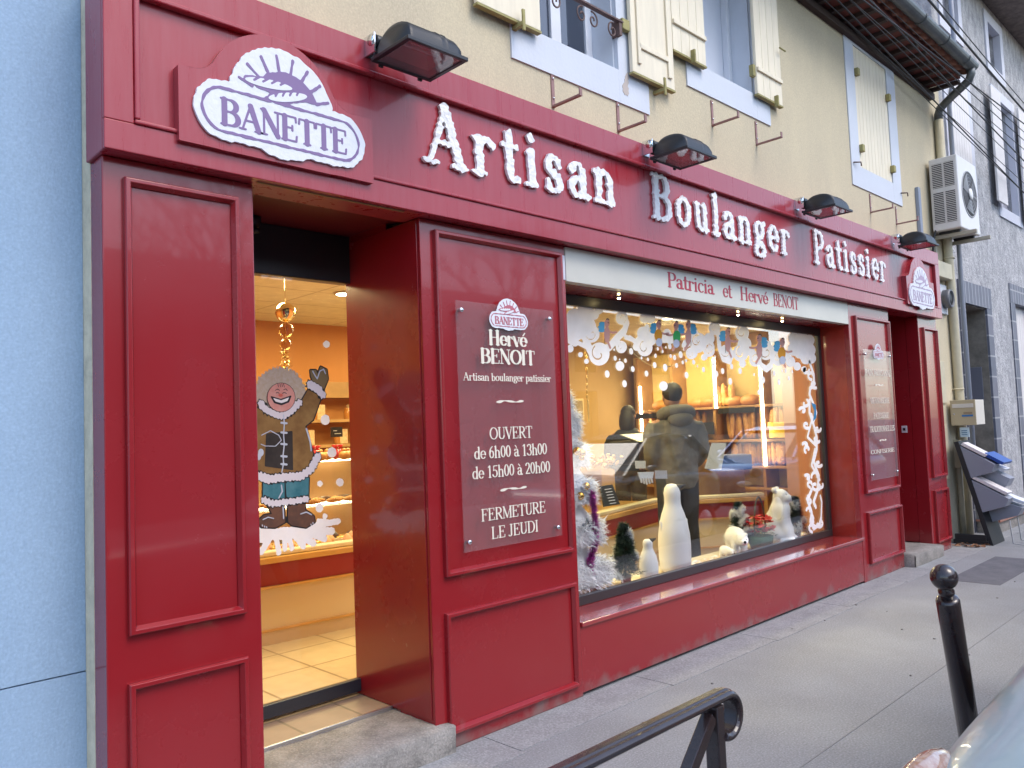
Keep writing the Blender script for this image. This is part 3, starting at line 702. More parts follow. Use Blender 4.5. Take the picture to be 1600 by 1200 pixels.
GSR = mat('pale_window_band', (0.62, 0.63, 0.70), 0.8, var=0.1, vscale=3)
for w_ in (gu0, gu1, gs, gs2):
    q = MB(); l_ = .16; q.box(w_[0]-l_, w_[0]+.004, YW-.004, YW+.1, w_[2]-l_, w_[3]+l_); q.box(w_[1]-.004, w_[1]+l_, YW-.004, YW+.1, w_[2]-l_, w_[3]+l_)
    q.box(w_[0]+.0041, w_[1]-.0041, YW-.003, YW+.1, w_[3]-.004, w_[3]+l_); q.box(w_[0]+.0041, w_[1]-.0041, YW-.003, YW+.1, w_[2]-l_, w_[2]+.004); q.build('window_band', GSR, gh)
for w_ in (gu1, gs, gs2): MB().box(w_[0], w_[1], YW+.16, YW+.20, w_[2], w_[3]).build('window', mat('shaded_window', (0.36, 0.36, 0.41), 0.4), gh)
q = MB(); q.box(11.3, 22.2, -.45, .9, 8.1, 8.16)
for i in range(55): q.tube([(11.4+i*.2, -.5, 8.2), (11.4+i*.2, 3.5, 9.6)], .09, 7)
q.build('roof', mat('old_brown_tiles', (0.24, 0.19, 0.165), 0.9, var=0.5, vscale=9), gh)
MB().tube([(11.5, -.08, 8.05), (11.5, -.08, 6.3), (11.56, .05, 5.7), (11.56, .06, 3.0), (11.56, .06, .2)], .03, 10).build('rain_pipe', mat('grey_pipe', (0.24, 0.26, 0.31), 0.5), gh)

# ================================================================== THE SHOPFRONT
sf = thing('shopfront', 'glossy red wooden bakery shopfront with panelled pilasters and long sign fascia', 'shopfront', (5.6, 0, 0))
X0, X1, X2, X3, X4, X5, X6, X7 = 0.969, 1.581, 2.49, 3.608, 7.742, 8.771, 9.649, 10.264
ZB, ZT = 2.722, 3.517
FX0, FX1 = 0.953, 10.245
q = MB()
q.box(FX0, FX1, -.058, YW-.001, ZB, ZT)                    # body (recessed field at y=-.058)
q.box(FX0, FX1, -.082, -.0581, ZB, 2.838); q.box(FX0, FX1, -.082, -.0581, 3.372, ZT)
q.box(FX0, 1.062, -.082, -.0581, 2.838, 3.372); q.box(10.10, FX1, -.082, -.0581, 2.838, 3.372)
fas = q.build('fascia', REDF, sf, bevel=.004)
q = MB(); e_ = .022
q.box(1.0621, 10.0999, -.094, -.0583, 3.3721-e_, 3.3719); q.box(1.0621, 10.0999, -.092, -.0583, 2.8381, 2.838+e_*.8); q.box(1.0621, 1.062+e_, -.093, -.0583, 2.8565, 3.349); q.box(10.10-e_, 10.0999, -.093, -.0583, 2.8565, 3.349)
q.build('fascia_moulding', REDF, fas, bevel=.006)
for k, xc in enumerate((1.682, 9.50)):
    hw = .46 if k == 0 else .43
    def ogee(X, Z):
        r1 = np.maximum(abs(X-xc)-hw, abs(Z-2.96)-.155); c1 = d_disc(X, Z, xc-.03, 3.06, .30)
        kk = .09; h_ = np.clip(.5+.5*(c1-r1)/kk, 0, 1); return np.maximum(c1*(1-h_)+r1*h_-kk*h_*(1-h_), 2.803-Z)
    lb = plate('logo_board', REDF, sf, ogee, xc-.6, xc+.6, 2.76, 3.40, .008, -.108, .05)
# emblem: white silhouette with purple sun, loaves and name
def emblem(parent, cx, z0, w, y, th, pm=PURPLE, wm=WHITEB, res=.006, rough=.0022):
    x0 = cx-w/2
    def T(f): return lambda X, Z: f((X-x0)/w, (Z-z0)/w)*w
    def rg(X, Z): return rough*(np.sin(X*61)+np.sin(Z*73+X*31)+np.sin(X*127+Z*91))
    pill = lambda X, Z, i=0: d_seg(X, Z, .155, .15, .845, .15, .31-2*i)
    base = lambda X, Z: U(pill(X, Z), d_disc(X, Z, .49, .265, .302))+rg(X, Z)
    e = plate('emblem', wm, parent, T(base), x0-.05*w, x0+1.05*w, z0-.05*w, z0+.65*w, w*res*1.3, y-th, th)
    def art(X, Z):
        ring = np.maximum(pill(X, Z, .034), -pill(X, Z, .049))
        ring = np.maximum(ring, -d_ell(X, Z, .515, .312, .12, .025, .30))
        sun = np.maximum(np.maximum(d_disc(X, Z, .51, .25, .195), .26-Z), -(pill(X, Z, -.008)))
        rays = U(*[d_seg(X, Z, .50+.20*math.cos(R(a)), .25+.20*math.sin(R(a)), .50+.278*math.cos(R(a)), .25+.278*math.sin(R(a)), .017) for a in range(20, 170, 20)])
        rays = np.maximum(rays, .30-Z)
        lo = U(d_ell(X, Z, .405, .355, .15, .034, .08), d_ell(X, Z, .515, .312, .135, .036, .30))
        return U(ring, sun, rays, lo)+rg(X, Z)*.6
    mbk = MB(); fill(mbk, march(T(art), x0, x0+w, z0, z0+.6*w, w*res), y-th-.0016, .0015)
    text(mbk, 'BANETTE', x0+.135*w, x0+.885*w, z0+.075*w, .135*w, y-th-.0016, .0015, T=.19, t=.075)
    mbk.build('emblem_artwork', pm, e, fix=False)
    def lo2(X, Z):
        a = U(d_ell(X, Z, .405, .355, .136, .024, .08), d_ell(X, Z, .515, .312, .120, .025, .30))
        cuts = U(*[d_seg(X, Z, .32+i*.05, .352+i*.005, .35+i*.05, .376+i*.005, .012) for i in range(4)]+[d_seg(X, Z, .44+i*.042, .297+i*.013, .455+i*.042, .326+i*.013, .012) for i in range(4)])
        return np.maximum(a, -cuts)
    plate('emblem_loaves', wm, e, T(lo2), x0, x0+w, z0, z0+.6*w, w*res, y-th-.0032, .0015)
    return e
emblem(sf, 1.682, 2.848, .81, -.108, .012)
emblem(sf, 9.50, 2.80, .80, -.108, .012, pm=mat('pale_worn_purple', (0.42, 0.34, 0.46), 0.6), res=.009)
words('sign_lettering', WHITEP, sf, 'Artisan', 2.50, 4.10, 3.005, .315, -.079, .018, T=.155, t=.085, rough=.017, gap=.17, slope=.02)
words('sign_lettering', WHITEP, sf, 'Boulanger', 4.46, 6.50, 3.025, .305, -.079, .018, T=.155, t=.085, rough=.017, gap=.17, slope=-.006)
words('sign_lettering', WHITEP, sf, 'Patissier', 6.92, 8.63, 3.005, .295, -.079, .018, T=.155, t=.085, rough=.017, gap=.17)
# cream band
band = MB().box(X3+.004, X4-.004, -.004, .06, 2.503, ZB-.004).build('sign_band', CREAM, sf, bevel=.003)
q = MB()
zl = 2.575
for wd, xa, xb in (('Patricia', 4.69, 5.30), ('et', 5.43, 5.56), ('Hervé', 5.69, 6.14), ('BENOIT', 6.235, 6.69)): text(MB(), wd, xa, xb, zl-.012*(xa-4.69)/2, .105, -.0062, .0015, T=.135, t=.05).build('band_lettering', REDTXT, band, fix=False)
MB().box(3.565, 3.603, -.006, -.0005, 2.51, 2.66).build('bare_chip', mat('bare_metal_chip', (0.6, 0.6, 0.68), 0.4), sf)
# pilasters with applied mouldings
def moulding(parent, x0, x1, z0, z1, y=0.0, w_=.032):
    q = MB()
    def sec(o, h): return [(x0+o, z0+o), (x1-o, z0+o), (x1-o, z1-o), (x0+o, z1-o)], h
    rings = [sec(0, 0), sec(0, .022), sec(.005, .030), sec(.020, .030), sec(w_, .008), sec(w_, 0)]
    vs = []; fs = []
    for P, h in rings: vs += [(p[0], y-h, p[1]) for p in P]
    for i in range(len(rings)-1):
        for k in range(4): fs.append((i*4+k, i*4+(k+1) % 4, (i+1)*4+(k+1) % 4, (i+1)*4+k))
    q.add(vs, fs); return q.build('panel_moulding', RED, parent, bevel=.002)
def pilaster(x0, x1, depth, panels, zbase=0.0):
    p = MB().box(x0, x1, 0, depth, zbase+.002, ZB-.002).build('pilaster', RED, sf, bevel=.005)
    for m_ in panels: moulding(p, *m_)
    return p
pilaster(X0, X1, YW-.001, [(1.043, 1.508, .888, 2.645), (1.040, 1.510, .06, .712)])
pilaster(X2, X3, .30, [(2.575, 3.562, .865, 2.668), (2.568, 3.562, .078, .684)])
pilaster(X4, X5, .30, [(7.86, 8.74, .84, 2.60), (7.87, 8.745, .16, .66)])
pilaster(X6, X7, YW-.001, [(9.76, 10.23, .86, 2.60), (9.77, 10.235, .12, .72)])
# recess linings
q = MB(); q.box(X1-.03, X1-.0005, YW, .70, .155, 2.80); q.box(X2-.006, X2-.0006, .022, .70, .166, 2.715); q.box(X2+.0005, X2+.05, .301, .70, .155, 2.80); q.build('door_reveal', RED, sf, bevel=.003)
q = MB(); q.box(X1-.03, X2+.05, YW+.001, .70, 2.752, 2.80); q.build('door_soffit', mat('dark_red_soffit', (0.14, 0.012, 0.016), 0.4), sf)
MB().box(X1, X1+.78, -.05, -.035, 2.7165, 2.7215).build('raw_wood_edge', mat('bare_wood', (0.30, 0.17, 0.08), 0.8), sf)
q = MB(); q.box(X5-.05, X5-.0005, .301, .62, .15, 2.78); q.box(X6+.0005, X6+.04, YW, .62, .14, 2.78); q.box(X5, X6, YW+.002, .62, 2.74, 2.79); q.box(X5, X6, .62, .66, .14, 2.79); q.build('passage_lining', RED, sf)
# sill and stall riser
MB().box(X3+.001, X4+.022, .004, .36, .02, .405).build('stall_riser', RED, sf, bevel=.003)
MB().box(X3+.004, X4+.028, -.012, .36, .406, .434).build('sill', REDS, sf, bevel=.005)
q = MB(); q.box(X3+.001, X4, .061, .37, 2.50, 2.56); q.build('window_soffit', RED, sf)
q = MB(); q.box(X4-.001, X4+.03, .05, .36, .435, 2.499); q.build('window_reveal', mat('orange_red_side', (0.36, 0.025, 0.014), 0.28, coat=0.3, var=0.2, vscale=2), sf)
# soffit spots: tiny glowing points in small rings under the band
for x_ in (4.35, 5.95, 6.72):
    d_ = thing('soffit_spot', {4.35: 'tiny glowing point under the cream band, left end above the window', 5.95: 'tiny glowing point under the cream band below the word et', 6.72: 'tiny glowing point under the cream band below the last red word'}[x_], 'spot lamp', (x_, .17, 2.49))
    MB().lathe([(.018, 0), (.018, .012)], (x_, .17, 2.4885), 14).build('ring', ALU, d_)
    MB().lathe([(.002, -.004), (.008, -.002), (.010, .004)], (x_, .17, 2.484), 12).build('glow_point', emit_mat('warm_glow', (1, .78, .35), 30), d_)

# ---------------------------------------------------------------- display window
dw = thing('display_window', 'wide bakery display window with dark frame and white painted winter decoration', 'shop window', (5.6, .30, .435))
yg0, yg1 = .300, .308
q = MB(); w_ = .062
q.box(X3+.002, X4-.002, .285, .335, .4345, .435+w_); q.box(X3+.002, X4-.002, .285, .335, 2.425, 2.499); q.box(X3+.002, X3+w_, .286, .334, .435+w_, 2.425); q.box(X4-w_, X4-.002, .286, .334, .435+w_, 2.425)
q.build('frame', DARKF, dw, bevel=.004)
MB().box(X3+.05, X4-.05, yg0, yg1, .48, 2.44).build('pane', GLASS, dw)
YG = .2985
def gp(px, py, y=YG):
    p = aty(px, py, y); return (p.x, p.z)
def vsc(px, py, y=YG): return aty(px, py, y).z-aty(px, py+1, y).z
class Art:
    def __init__(s, ox, oy, sc, y=YG, lw=1.0, rnd=False): s.o = (ox, oy, sc, y); s.add = []; s.cut = []; s.lw = lw; s.round = rnd
    def P(s, u, v, o=None): o = o or s.o; return gp(o[0]+u/o[2], o[1]+v/o[2], o[3])
    def k(s, u, v, o=None): o = o or s.o; return vsc(o[0]+u/o[2], o[1]+v/o[2], o[3])/o[2]
    def disc(s, u, v, r, sw=None):
        if sw is None and r < 30 and s.round: p = s.P(u, v); s.add.append(('d', p, r*s.k(u, v))); return
        s.ell(u, v, r, r*1.12); kk = s.k(u, v)
        if sw is not None:
            pts = []
            for i in range(22):
                a = R(sw)+i/21*4.6; rr = r*kk*(.80-.66*i/21); pts.append(s.P(u+rr/kk*math.cos(a), v-1.12*rr/kk*math.sin(a)))
            s.cut.append((pts, r*kk*.13))
    def line(s, pts, w): s.add.append(('l', [s.P(*p) for p in pts], w*s.lw*s.k(*pts[0])))
    def poly(s, pts, grow=0): s.add.append(('p', [s.P(*p) for p in pts], grow*s.k(*pts[0])))
    def ell(s, u, v, ru, rv): s.poly([(u+ru*math.cos(R(a)), v+rv*math.sin(R(a))) for a in range(0, 360, 18)])
    def fn(s, X, Z, grow=0.0):
        L = []
        for a in s.add:
            if a[0] == 'd': L.append(d_disc(X, Z, *a[1], a[2]))
            elif a[0] == 'l': L.append(d_line(X, Z, a[1], a[2]))
            else: L.append(d_poly(X, Z, a[1])-a[2])
        r = U(*L)-grow
        for pts, w in s.cut: r = np.maximum(r, -d_line(X, Z, pts, w))
        return r
    def bounds(s, m=.06):
        P = []
        for a in s.add:
            if a[0] == 'd': P += [(a[1][0]-a[2], a[1][1]-a[2]), (a[1][0]+a[2], a[1][1]+a[2])]
            else: P += a[1]
        xs = [p[0] for p in P]; zs = [p[1] for p in P]; return min(xs)-m, max(xs)+m, min(zs)-m, max(zs)+m
    def make(s, name, m, parent, h, y, th=.001, grow=0.0, wob=0.0):
        f = (lambda X, Z: s.fn(X, Z, grow)+wob*(np.sin(X*310)+np.sin(Z*270+X*140))) if wob else (lambda X, Z: s.fn(X, Z, grow))
        return plate(name, m, parent, f, *s.bounds(), h, y, th)
cl = Art(880, 450, 4.8, lw=1.5)
for d_ in ((80, 215, 55), (165, 190, 66), (235, 200, 34), (272, 162, 30), (95, 300, 85), (170, 300, 80), (70, 370, 50), (215, 345, 58, 200), (270, 495, 78, 120), (52, 455, 26), (130, 500, 18), (175, 550, 18), (90, 415, 22),
           (440, 225, 46, 300), (436, 442, 42, 60), (610, 225, 36), (655, 225, 36), (600, 340, 46), (650, 380, 50), (612, 448, 58, 100), (550, 440, 28), (780, 340, 30), (760, 380, 30), (800, 385, 32), (925, 415, 28), (960, 490, 40, 150), (1010, 430, 52), (1020, 390, 48, 60), (1056, 520, 22), (1095, 470, 42, 100), (1095, 380, 40)): cl.disc(*d_)
cl.line([(300, 470), (350, 440), (400, 380), (460, 320), (478, 260), (460, 215)], 40); cl.line([(150, 330), (180, 420), (220, 500)], 50); cl.line([(470, 370), (520, 385), (560, 430)], 26)
cl.line([(560, 400), (590, 380), (630, 300)], 40); cl.line([(560, 440), (545, 400), (500, 370)], 22); cl.line([(20, 395), (90, 400), (170, 440)], 24); cl.line([(760, 390), (840, 400)], 24); cl.line([(900, 430), (940, 400), (1000, 330)], 26); cl.line([(690, 400), (700, 330)], 18)
cl.o = (1080, 460, 4.8, YG)
for d_ in ((45, 355, 60, 80), (10, 440, 38), (100, 470, 22), (128, 398, 48, 300), (175, 255, 44, 40), (262, 430, 48, 200), (382, 290, 52, 100), (400, 375, 52), (372, 440, 58, 100), (385, 520, 26), (480, 490, 46, 60), (455, 440, 30), (562, 430, 56, 200), (650, 480, 50, 30), (635, 415, 34), (770, 330, 42), (830, 330, 46), (885, 345, 40), (770, 410, 46), (820, 420, 56), (885, 420, 48), (900, 480, 36), (745, 505, 36, 60), (795, 540, 28), (860, 480, 40), (845, 560, 20), (520, 420, 22), (700, 440, 20)): cl.disc(*d_)
cl.line([(170, 250), (205, 300), (212, 400), (240, 480), (290, 500), (305, 440)], 36); cl.line([(500, 440), (520, 530), (565, 560), (600, 530), (612, 450), (590, 380), (555, 360)], 34); cl.line([(690, 470), (740, 460)], 24); cl.line([(330, 430), (300, 470)], 30); cl.line([(600, 420), (640, 400)], 24)
cl.make('painted_clouds', SNOWP, dw, .0075, yg0-.0016)
sn = Art(880, 450, 4.8, rnd=True)
for u_, v_, r_ in ((330, 645, 28), (425, 585, 33), (522, 608, 22), (460, 718, 27), (467, 545, 17), (390, 527, 19), (383, 463, 10), (510, 475, 24), (625, 642, 23), (752, 735, 32), (765, 597, 28), (686, 578, 23), (693, 508, 16), (636, 535, 14), (710, 456, 14), (746, 476, 13), (770, 445, 10), (800, 438, 22), (806, 510, 15), (836, 522, 20), (881, 500, 26), (905, 460, 11), (850, 580, 19), (897, 558, 15), (925, 653, 25), (978, 556, 19), (922, 545, 13), (1007, 585, 9), (1053, 610, 19), (588, 524, 12), (424, 536, 8)): sn.disc(u_, v_, r_)
sn.o = (1080, 460, 4.8, YG)
for u_, v_, r_ in ((20, 508, 18), (47, 538, 10), (92, 563, 20), (168, 522, 20), (179, 467, 11), (190, 596, 24), (236, 575, 23), (304, 541, 21), (293, 652, 26), (367, 573, 25), (472, 602, 12), (507, 735, 18), (540, 640, 26), (623, 591, 20), (658, 657, 22), (682, 572, 11), (708, 572, 17), (758, 578, 13), (732, 628, 17)): sn.disc(u_, v_, r_)
sn.make('painted_snow', SNOWP, dw, .006, yg0-.0016)
vn = Art(1200, 480, 3.1545, lw=1.5)
def curl(u, v, r, a0, dirn=1, w=11):
    P = []
    for i in range(16):
        a = R(a0)+dirn*i/15*4.4; rr = r*(1-.72*i/15); P.append((u+rr*math.cos(a), v+rr*math.sin(a)))
    vn.line(P, w)
vn.line([(205, 270), (225, 330), (228, 380), (208, 400), (205, 430), (225, 480), (238, 520), (225, 560), (215, 530)], 13)
vn.line([(205, 460), (205, 520), (225, 580), (240, 640), (240, 700), (225, 760), (250, 830), (245, 900), (225, 960), (235, 985)], 14)
vn.line([(215, 560), (195, 640), (235, 680)], 10); vn.line([(232, 700), (215, 780), (255, 850)], 10); vn.line([(215, 900), (195, 950), (215, 1010), (210, 1060), (225, 1090), (255, 1070), (262, 1040)], 14)
vn.line([(195, 930), (205, 990), (225, 1040)], 10); vn.line([(262, 1040), (265, 960), (258, 930)], 9)
for c_ in ((185, 310, 18, 0), (215, 335, 22, 90), (228, 380, 20, 60), (183, 475, 20, 300), (172, 510, 18, 200), (190, 580, 18, 60), (245, 600, 16, 0), (185, 680, 15, 200), (195, 700, 18, 120), (250, 770, 18, 30), (195, 840, 16, 220), (210, 870, 18, 100), (238, 830, 24, 160), (235, 880, 26, 20), (200, 960, 18, 240), (205, 1000, 15, 180), (222, 1085, 24, 100), (250, 1070, 22, 300), (218, 1045, 14, 60), (258, 880, 14, 330), (240, 650, 18, 40)): curl(*c_)
vn.make('painted_vine', SNOWP, dw, .006, yg0-.0016)
fs_ = Art(1200, 480, 3.1545); fs_.poly([(212, 470), (235, 480), (238, 545), (222, 562), (228, 510)]); fs_.make('painted_blue_patch', mat('blue_window_paint', (0.03, 0.22, 0.45), 0.7), dw, .006, yg0-.003)
SKIN = mat('pink_window_paint', (0.62, 0.33, 0.28), 0.8); WING = mat('sky_blue_window_paint', (0.10, 0.42, 0.68), 0.8)
for i, (px, py, kind, fl) in enumerate(((948, 505, 0, 1), (1029, 507, 'orange', 1), (1056, 509, 'green', -1), (1075, 508, 0, -1), (1137, 519, 0, 1), (1186, 529, 0, -1), (1222, 535, 'orange', 1))):
    b_ = Art(px, py, 1); b_.ell(0, 0, 3.9, 6.2); b_.ell(0, 18, 4.6, 13); b_.line([(1, 12), (9*fl, 15), (15*fl, 14)], 3.2); b_.line([(1, 28), (5*fl, 38)], 4.5)
    bo = b_.make('painted_cherub', SKIN, dw, .004, yg0-.0042)
    a_ = Art(px, py, 1)
    for du, dv in ((-7, 1), (-8.5, 6), (-8, 11)): a_.ell(du*fl, dv, 5.2, 3.4)
    a_.make('wing', WING, bo, .004, yg0-.003)
    if kind:
        c_ = Art(px, py, 1); c_.ell(-1*fl, 17, 6.0, 9.5); c_.make('cloth', mat('%s_window_paint' % kind, (0.75, 0.32, 0.02) if kind == 'orange' else (0.04, 0.40, 0.10), 0.8), bo, .004, yg0-.0056)
        c_ = Art(px, py, 1); c_.ell(0, 28, 5, 6.5); c_.make('ball', mat('white_ball_paint', (0.55, 0.58, 0.68), 0.8), bo, .004, yg0-.0070)
    hr = Art(px, py, 1); hr.line([(-1, -6), (1, -7), (3, -5)], 1.6); hr.line([(1*fl, -1), (3*fl, 0)], 1.0); hr.line([(-4*fl, 24), (-4*fl, 32)], .8); hr.make('ink_line', NEARBLK, bo, .003, yg0-.0058)
# notices taped inside the pane
def sheet(px4, y, name, label, m):
    P = [aty(*p, y) for p in px4]; q = MB(); q.add(P+[p+Vector((0, .001, 0)) for p in P], [(0, 1, 2, 3), (7, 6, 5, 4), (0, 4, 5, 1), (1, 5, 6, 2), (2, 6, 7, 3), (3, 7, 4, 0)]); return tag(q.build(name, m), label, 'notice')
PAPER = mat('cream_paper', (0.75, 0.66, 0.46), 0.8)
sheet(((1112, 692), (1135, 692), (1127, 734), (1101, 732)), .312, 'notice', 'large cream paper sheet behind the glass right of the man', PAPER)
sheet(((992, 720), (1009, 720), (1009, 732), (993, 732)), .3125, 'notice', 'small paper slip on the dark till beside the white gloves', PAPER)
sheet(((1023, 735), (1042, 735), (1043, 748), (1024, 748)), .313, 'notice', 'small printed card right of the white gloves', mat('grey_card', (0.5, 0.45, 0.4), 0.8))
gl_ = Art(996, 735, 1, .3135)
gl_.poly([(1, 3), (26, 2), (24, 12), (4, 12)])
for i in range(5): gl_.line([(5+i*4, 9), (7+i*4.2, 21-abs(i-2)*1.5)], 3.2)
tag(gl_.make('white_gloves', mat('white_cotton', (0.72, 0.68, 0.6), 0.9), None, .004, .3135, .008), 'pair of white gloves hung behind the glass above the tall penguin', 'gloves')

# ---------------------------------------------------------------- glass door with painted figure
YD = .665
gdr = thing('glass_door', 'glass shop door with a painted laughing person in a fur trimmed coat', 'door', (2.03, YD, .17))
MB().box(X1+.002, X2-.002, YD, YD+.008, .255, 2.476).build('pane', DOORG, gdr)
MB().box(X1+.002, X2-.002, YD-.012, YD+.02, .185, .254).build('bottom_rail', mat('blue_black_rail', (0.02, 0.024, 0.034), 0.4), gdr, bevel=.003)
MB().box(X1+.002, X2-.002, YD-.014, YD+.06, 2.477, 2.751).build('header_box', mat('dark_header', (0.022, 0.020, 0.021), 0.35), gdr, bevel=.006)
MB().lathe([(.03, 0), (.045, .03), (.045, .06)], (1.86, .58, 2.69), 16).lathe([(.02, 0), (.026, .02)], (1.86, .545, 2.66), 12).build('motion_sensor', NEARBLK, gdr)
YA = YD-.001
def ar(): return Art(390, 420, 5, YA, lw=1.15)
oa = (390, 420, 5, YA)
def V2(v): return v+1100       # second zoom strip lies 220 px lower
coat = ar(); coat.poly([(40, 1085), (120, 1105), (260, 1150), (395, 1050), (455, 945), (560, 1000), (495, 1180), (432, V2(130)), (452, V2(180)), (490, V2(330)), (520, V2(400)), (430, V2(490)), (260, V2(510)), (60, V2(490)), (-60, V2(430)), (-70, V2(150)), (-40, V2(30))])
pants = ar(); pants.poly([(105, V2(540)), (270, V2(540)), (272, V2(690)), (200, V2(715)), (102, V2(690))]); pants.poly([(277, V2(540)), (462, V2(530)), (458, V2(690)), (290, V2(705))])
boots = ar(); boots.poly([(140, V2(750)), (265, V2(745)), (277, V2(880)), (200, V2(922)), (90, V2(918)), (66, V2(870)), (110, V2(825)), (175, V2(815))]); boots.poly([(297, V2(745)), (432, V2(735)), (432, V2(785)), (500, V2(828)), (508, V2(880)), (440, V2(922)), (330, V2(905)), (300, V2(880))])
mit = ar(); mit.poly([(476, 795), (515, 795), (528, 835), (555, 768), (598, 790), (608, 860), (578, 935), (505, 900), (480, 840)], 4)
face = ar(); face.ell(243, 1005, 108, 112)
furr = ar(); furr.ell(235, 965, 200, 198)
ring = ar(); ring.add = coat.add+pants.add+boots.add+mit.add
cuffs = ar(); cuffs.line([(85, 1055), (130, 1105), (200, 1138), (262, 1150), (325, 1110), (382, 1048)], 46); cuffs.line([(470, 905), (530, 938), (566, 985)], 52)
cuffs.line([(-40, V2(490)), (60, V2(515)), (150, V2(545)), (250, V2(530)), (400, V2(520)), (478, V2(465)), (528, V2(368))], 56); cuffs.line([(112, V2(705)), (180, V2(735)), (270, V2(722)), (350, V2(715)), (442, V2(698))], 42)
cuffo = ar(); cuffo.add = list(cuffs.add)
FUR = mat('grey_beige_fur_paint', (0.50, 0.39, 0.27), 0.9, var=0.55, vscale=45, vcol=(0.62, 0.56, 0.50)); FURW = mat('white_fur_paint', (0.74, 0.70, 0.72), 0.9)
fg = furr.make('painted_person', FUR, gdr, .006, YD-.0015, wob=.006)
ring.make('outline', NEARBLK, fg, .005, YD-.0024, grow=.007)
coat.make('coat', mat('brown_coat_paint', (0.20, 0.10, 0.028), 0.8, var=1.0, vscale=9, vcol=(0.33, 0.19, 0.06)), fg, .005, YD-.0034)
ctd = ar(); ctd.poly([(130, V2(190)), (330, V2(170)), (335, V2(470)), (120, V2(440))], 4); ctd.make('coat_dark_panel', mat('dark_coat_paint', (0.045, 0.035, 0.03), 0.8, var=0.5, vscale=12), fg, .006, YD-.0042)
pants.make('trousers', mat('teal_paint', (0.03, 0.16, 0.20), 0.8, var=0.6, vscale=14, vcol=(0.12, 0.30, 0.34)), fg, .005, YD-.0034)
boots.make('boots', mat('brown_boot_paint', (0.17, 0.075, 0.04), 0.7, var=0.8, vscale=14, vcol=(0.06, 0.035, 0.03)), fg, .005, YD-.0034)
mit.make('mitten', mat('olive_mitten_paint', (0.22, 0.16, 0.07), 0.8), fg, .005, YD-.0034)
cuffo.make('fur_outline', NEARBLK, fg, .005, YD-.0044, grow=.006, wob=.003)
cuffs.make('fur_trim', FURW, fg, .005, YD-.0054, wob=.003)
fo = ar(); fo.ell(243, 1005, 112, 116); fo.make('face_outline', NEARBLK, fg, .005, YD-.0060)
face.make('face', mat('rosy_face_paint', (0.66, 0.27, 0.22), 0.8, var=0.8, vscale=22, vcol=(0.74, 0.42, 0.35)), fg, .005, YD-.0068)
mo = ar(); mo.poly([(165, 1000), (240, 1022), (318, 995), (300, 1040), (245, 1062), (190, 1045)], 5); mo.line([(200, 972), (214, 966), (228, 974)], 5); mo.line([(252, 974), (266, 966), (284, 974)], 5); mo.line([(195, 950), (215, 940), (230, 950)], 5); mo.line([(262, 945), (280, 938), (292, 955)], 5)
for u_ in (215, 232, 246, 260): mo.line([(u_, 897), (u_+7, 925)], 5)
mo.make('face_lines', NEARBLK, fg, .004, YD-.0076)
te = ar(); te.poly([(176, 1008), (240, 1028), (305, 1004), (290, 1034), (245, 1050), (198, 1038)]); te.make('smile', mat('white_teeth_paint', (0.85, 0.82, 0.8), 0.7), fg, .004, YD-.0084)
ns = ar(); ns.ell(238, 988, 17, 13); ns.make('nose', mat('red_nose_paint', (0.66, 0.14, 0.10), 0.7), fg, .004, YD-.0084)
lt = ar(); lt.line([(262, V2(40)), (268, V2(110)), (262, V2(200)), (268, V2(270)), (258, V2(360)), (262, V2(420)), (248, V2(490))], 8)
for v_ in (103, 178, 268, 363, 425): lt.line([(244, V2(v_)), (286, V2(v_+4))], 14)
lt.line([(440, V2(150)), (470, V2(250)), (478, V2(320))], 12); lt.line([(90, V2(200)), (160, V2(165)), (225, V2(200)), (245, V2(240)), (200, V2(285)), (120, V2(285)), (85, V2(270))], 6)
lt.line([(490, 800), (505, 830), (525, 860), (545, 800), (575, 785), (590, 820)], 8); lt.ell(85, V2(335), 22, 30); lt.ell(66, V2(370), 20, 26)
for p_ in ((95, V2(900)), (112, V2(908)), (128, V2(912)), (490, V2(880)), (475, V2(893))): lt.line([p_, (p_[0]+4, p_[1]+12)], 7)
lt.line([(245, V2(590)), (252, V2(640)), (225, V2(690))], 9); lt.line([(258, V2(760)), (262, V2(850))], 9); lt.line([(395, V2(815)), (440, V2(800)), (480, V2(820))], 8); lt.line([(100, V2(860)), (140, V2(840)), (185, V2(850))], 7)
lt.make('highlights', mat('pale_blue_paint', (0.55, 0.60, 0.68), 0.8), fg, .004, YD-.0062)
lp = ar()
for a_, b_, w_ in (((230, V2(960)), (690, V2(872)), 46), ((250, V2(950)), (640, V2(950)), 56), ((400, V2(940)), (585, V2(1010)), 46), ((330, V2(960)), (500, V2(1045)), 46), ((330, V2(960)), (420, V2(1070)), 40), ((300, V2(960)), (330, V2(1085)), 36), ((270, V2(960)), (275, V2(1090)), 36), ((200, V2(960)), (228, V2(1118)), 38), ((180, V2(970)), (90, V2(1112)), 44), ((80, V2(960)), (250, V2(975)), 76), ((-60, V2(980)), (120, V2(990)), 90), ((540, V2(870)), (620, V2(880)), 36)): lp.line([a_, b_], w_)
for u_, v_, r_ in ((590, 80, 36), (642, 335, 36), (550, 578, 22), (705, 568, 30), (545, 768, 31), (588, 832, 20), (600, -510, 26), (640, 950, 24)): lp.disc(u_, V2(v_), r_)
lp.make('painted_snow', SNOWP, gdr, .006, YD-.0018, wob=.001)
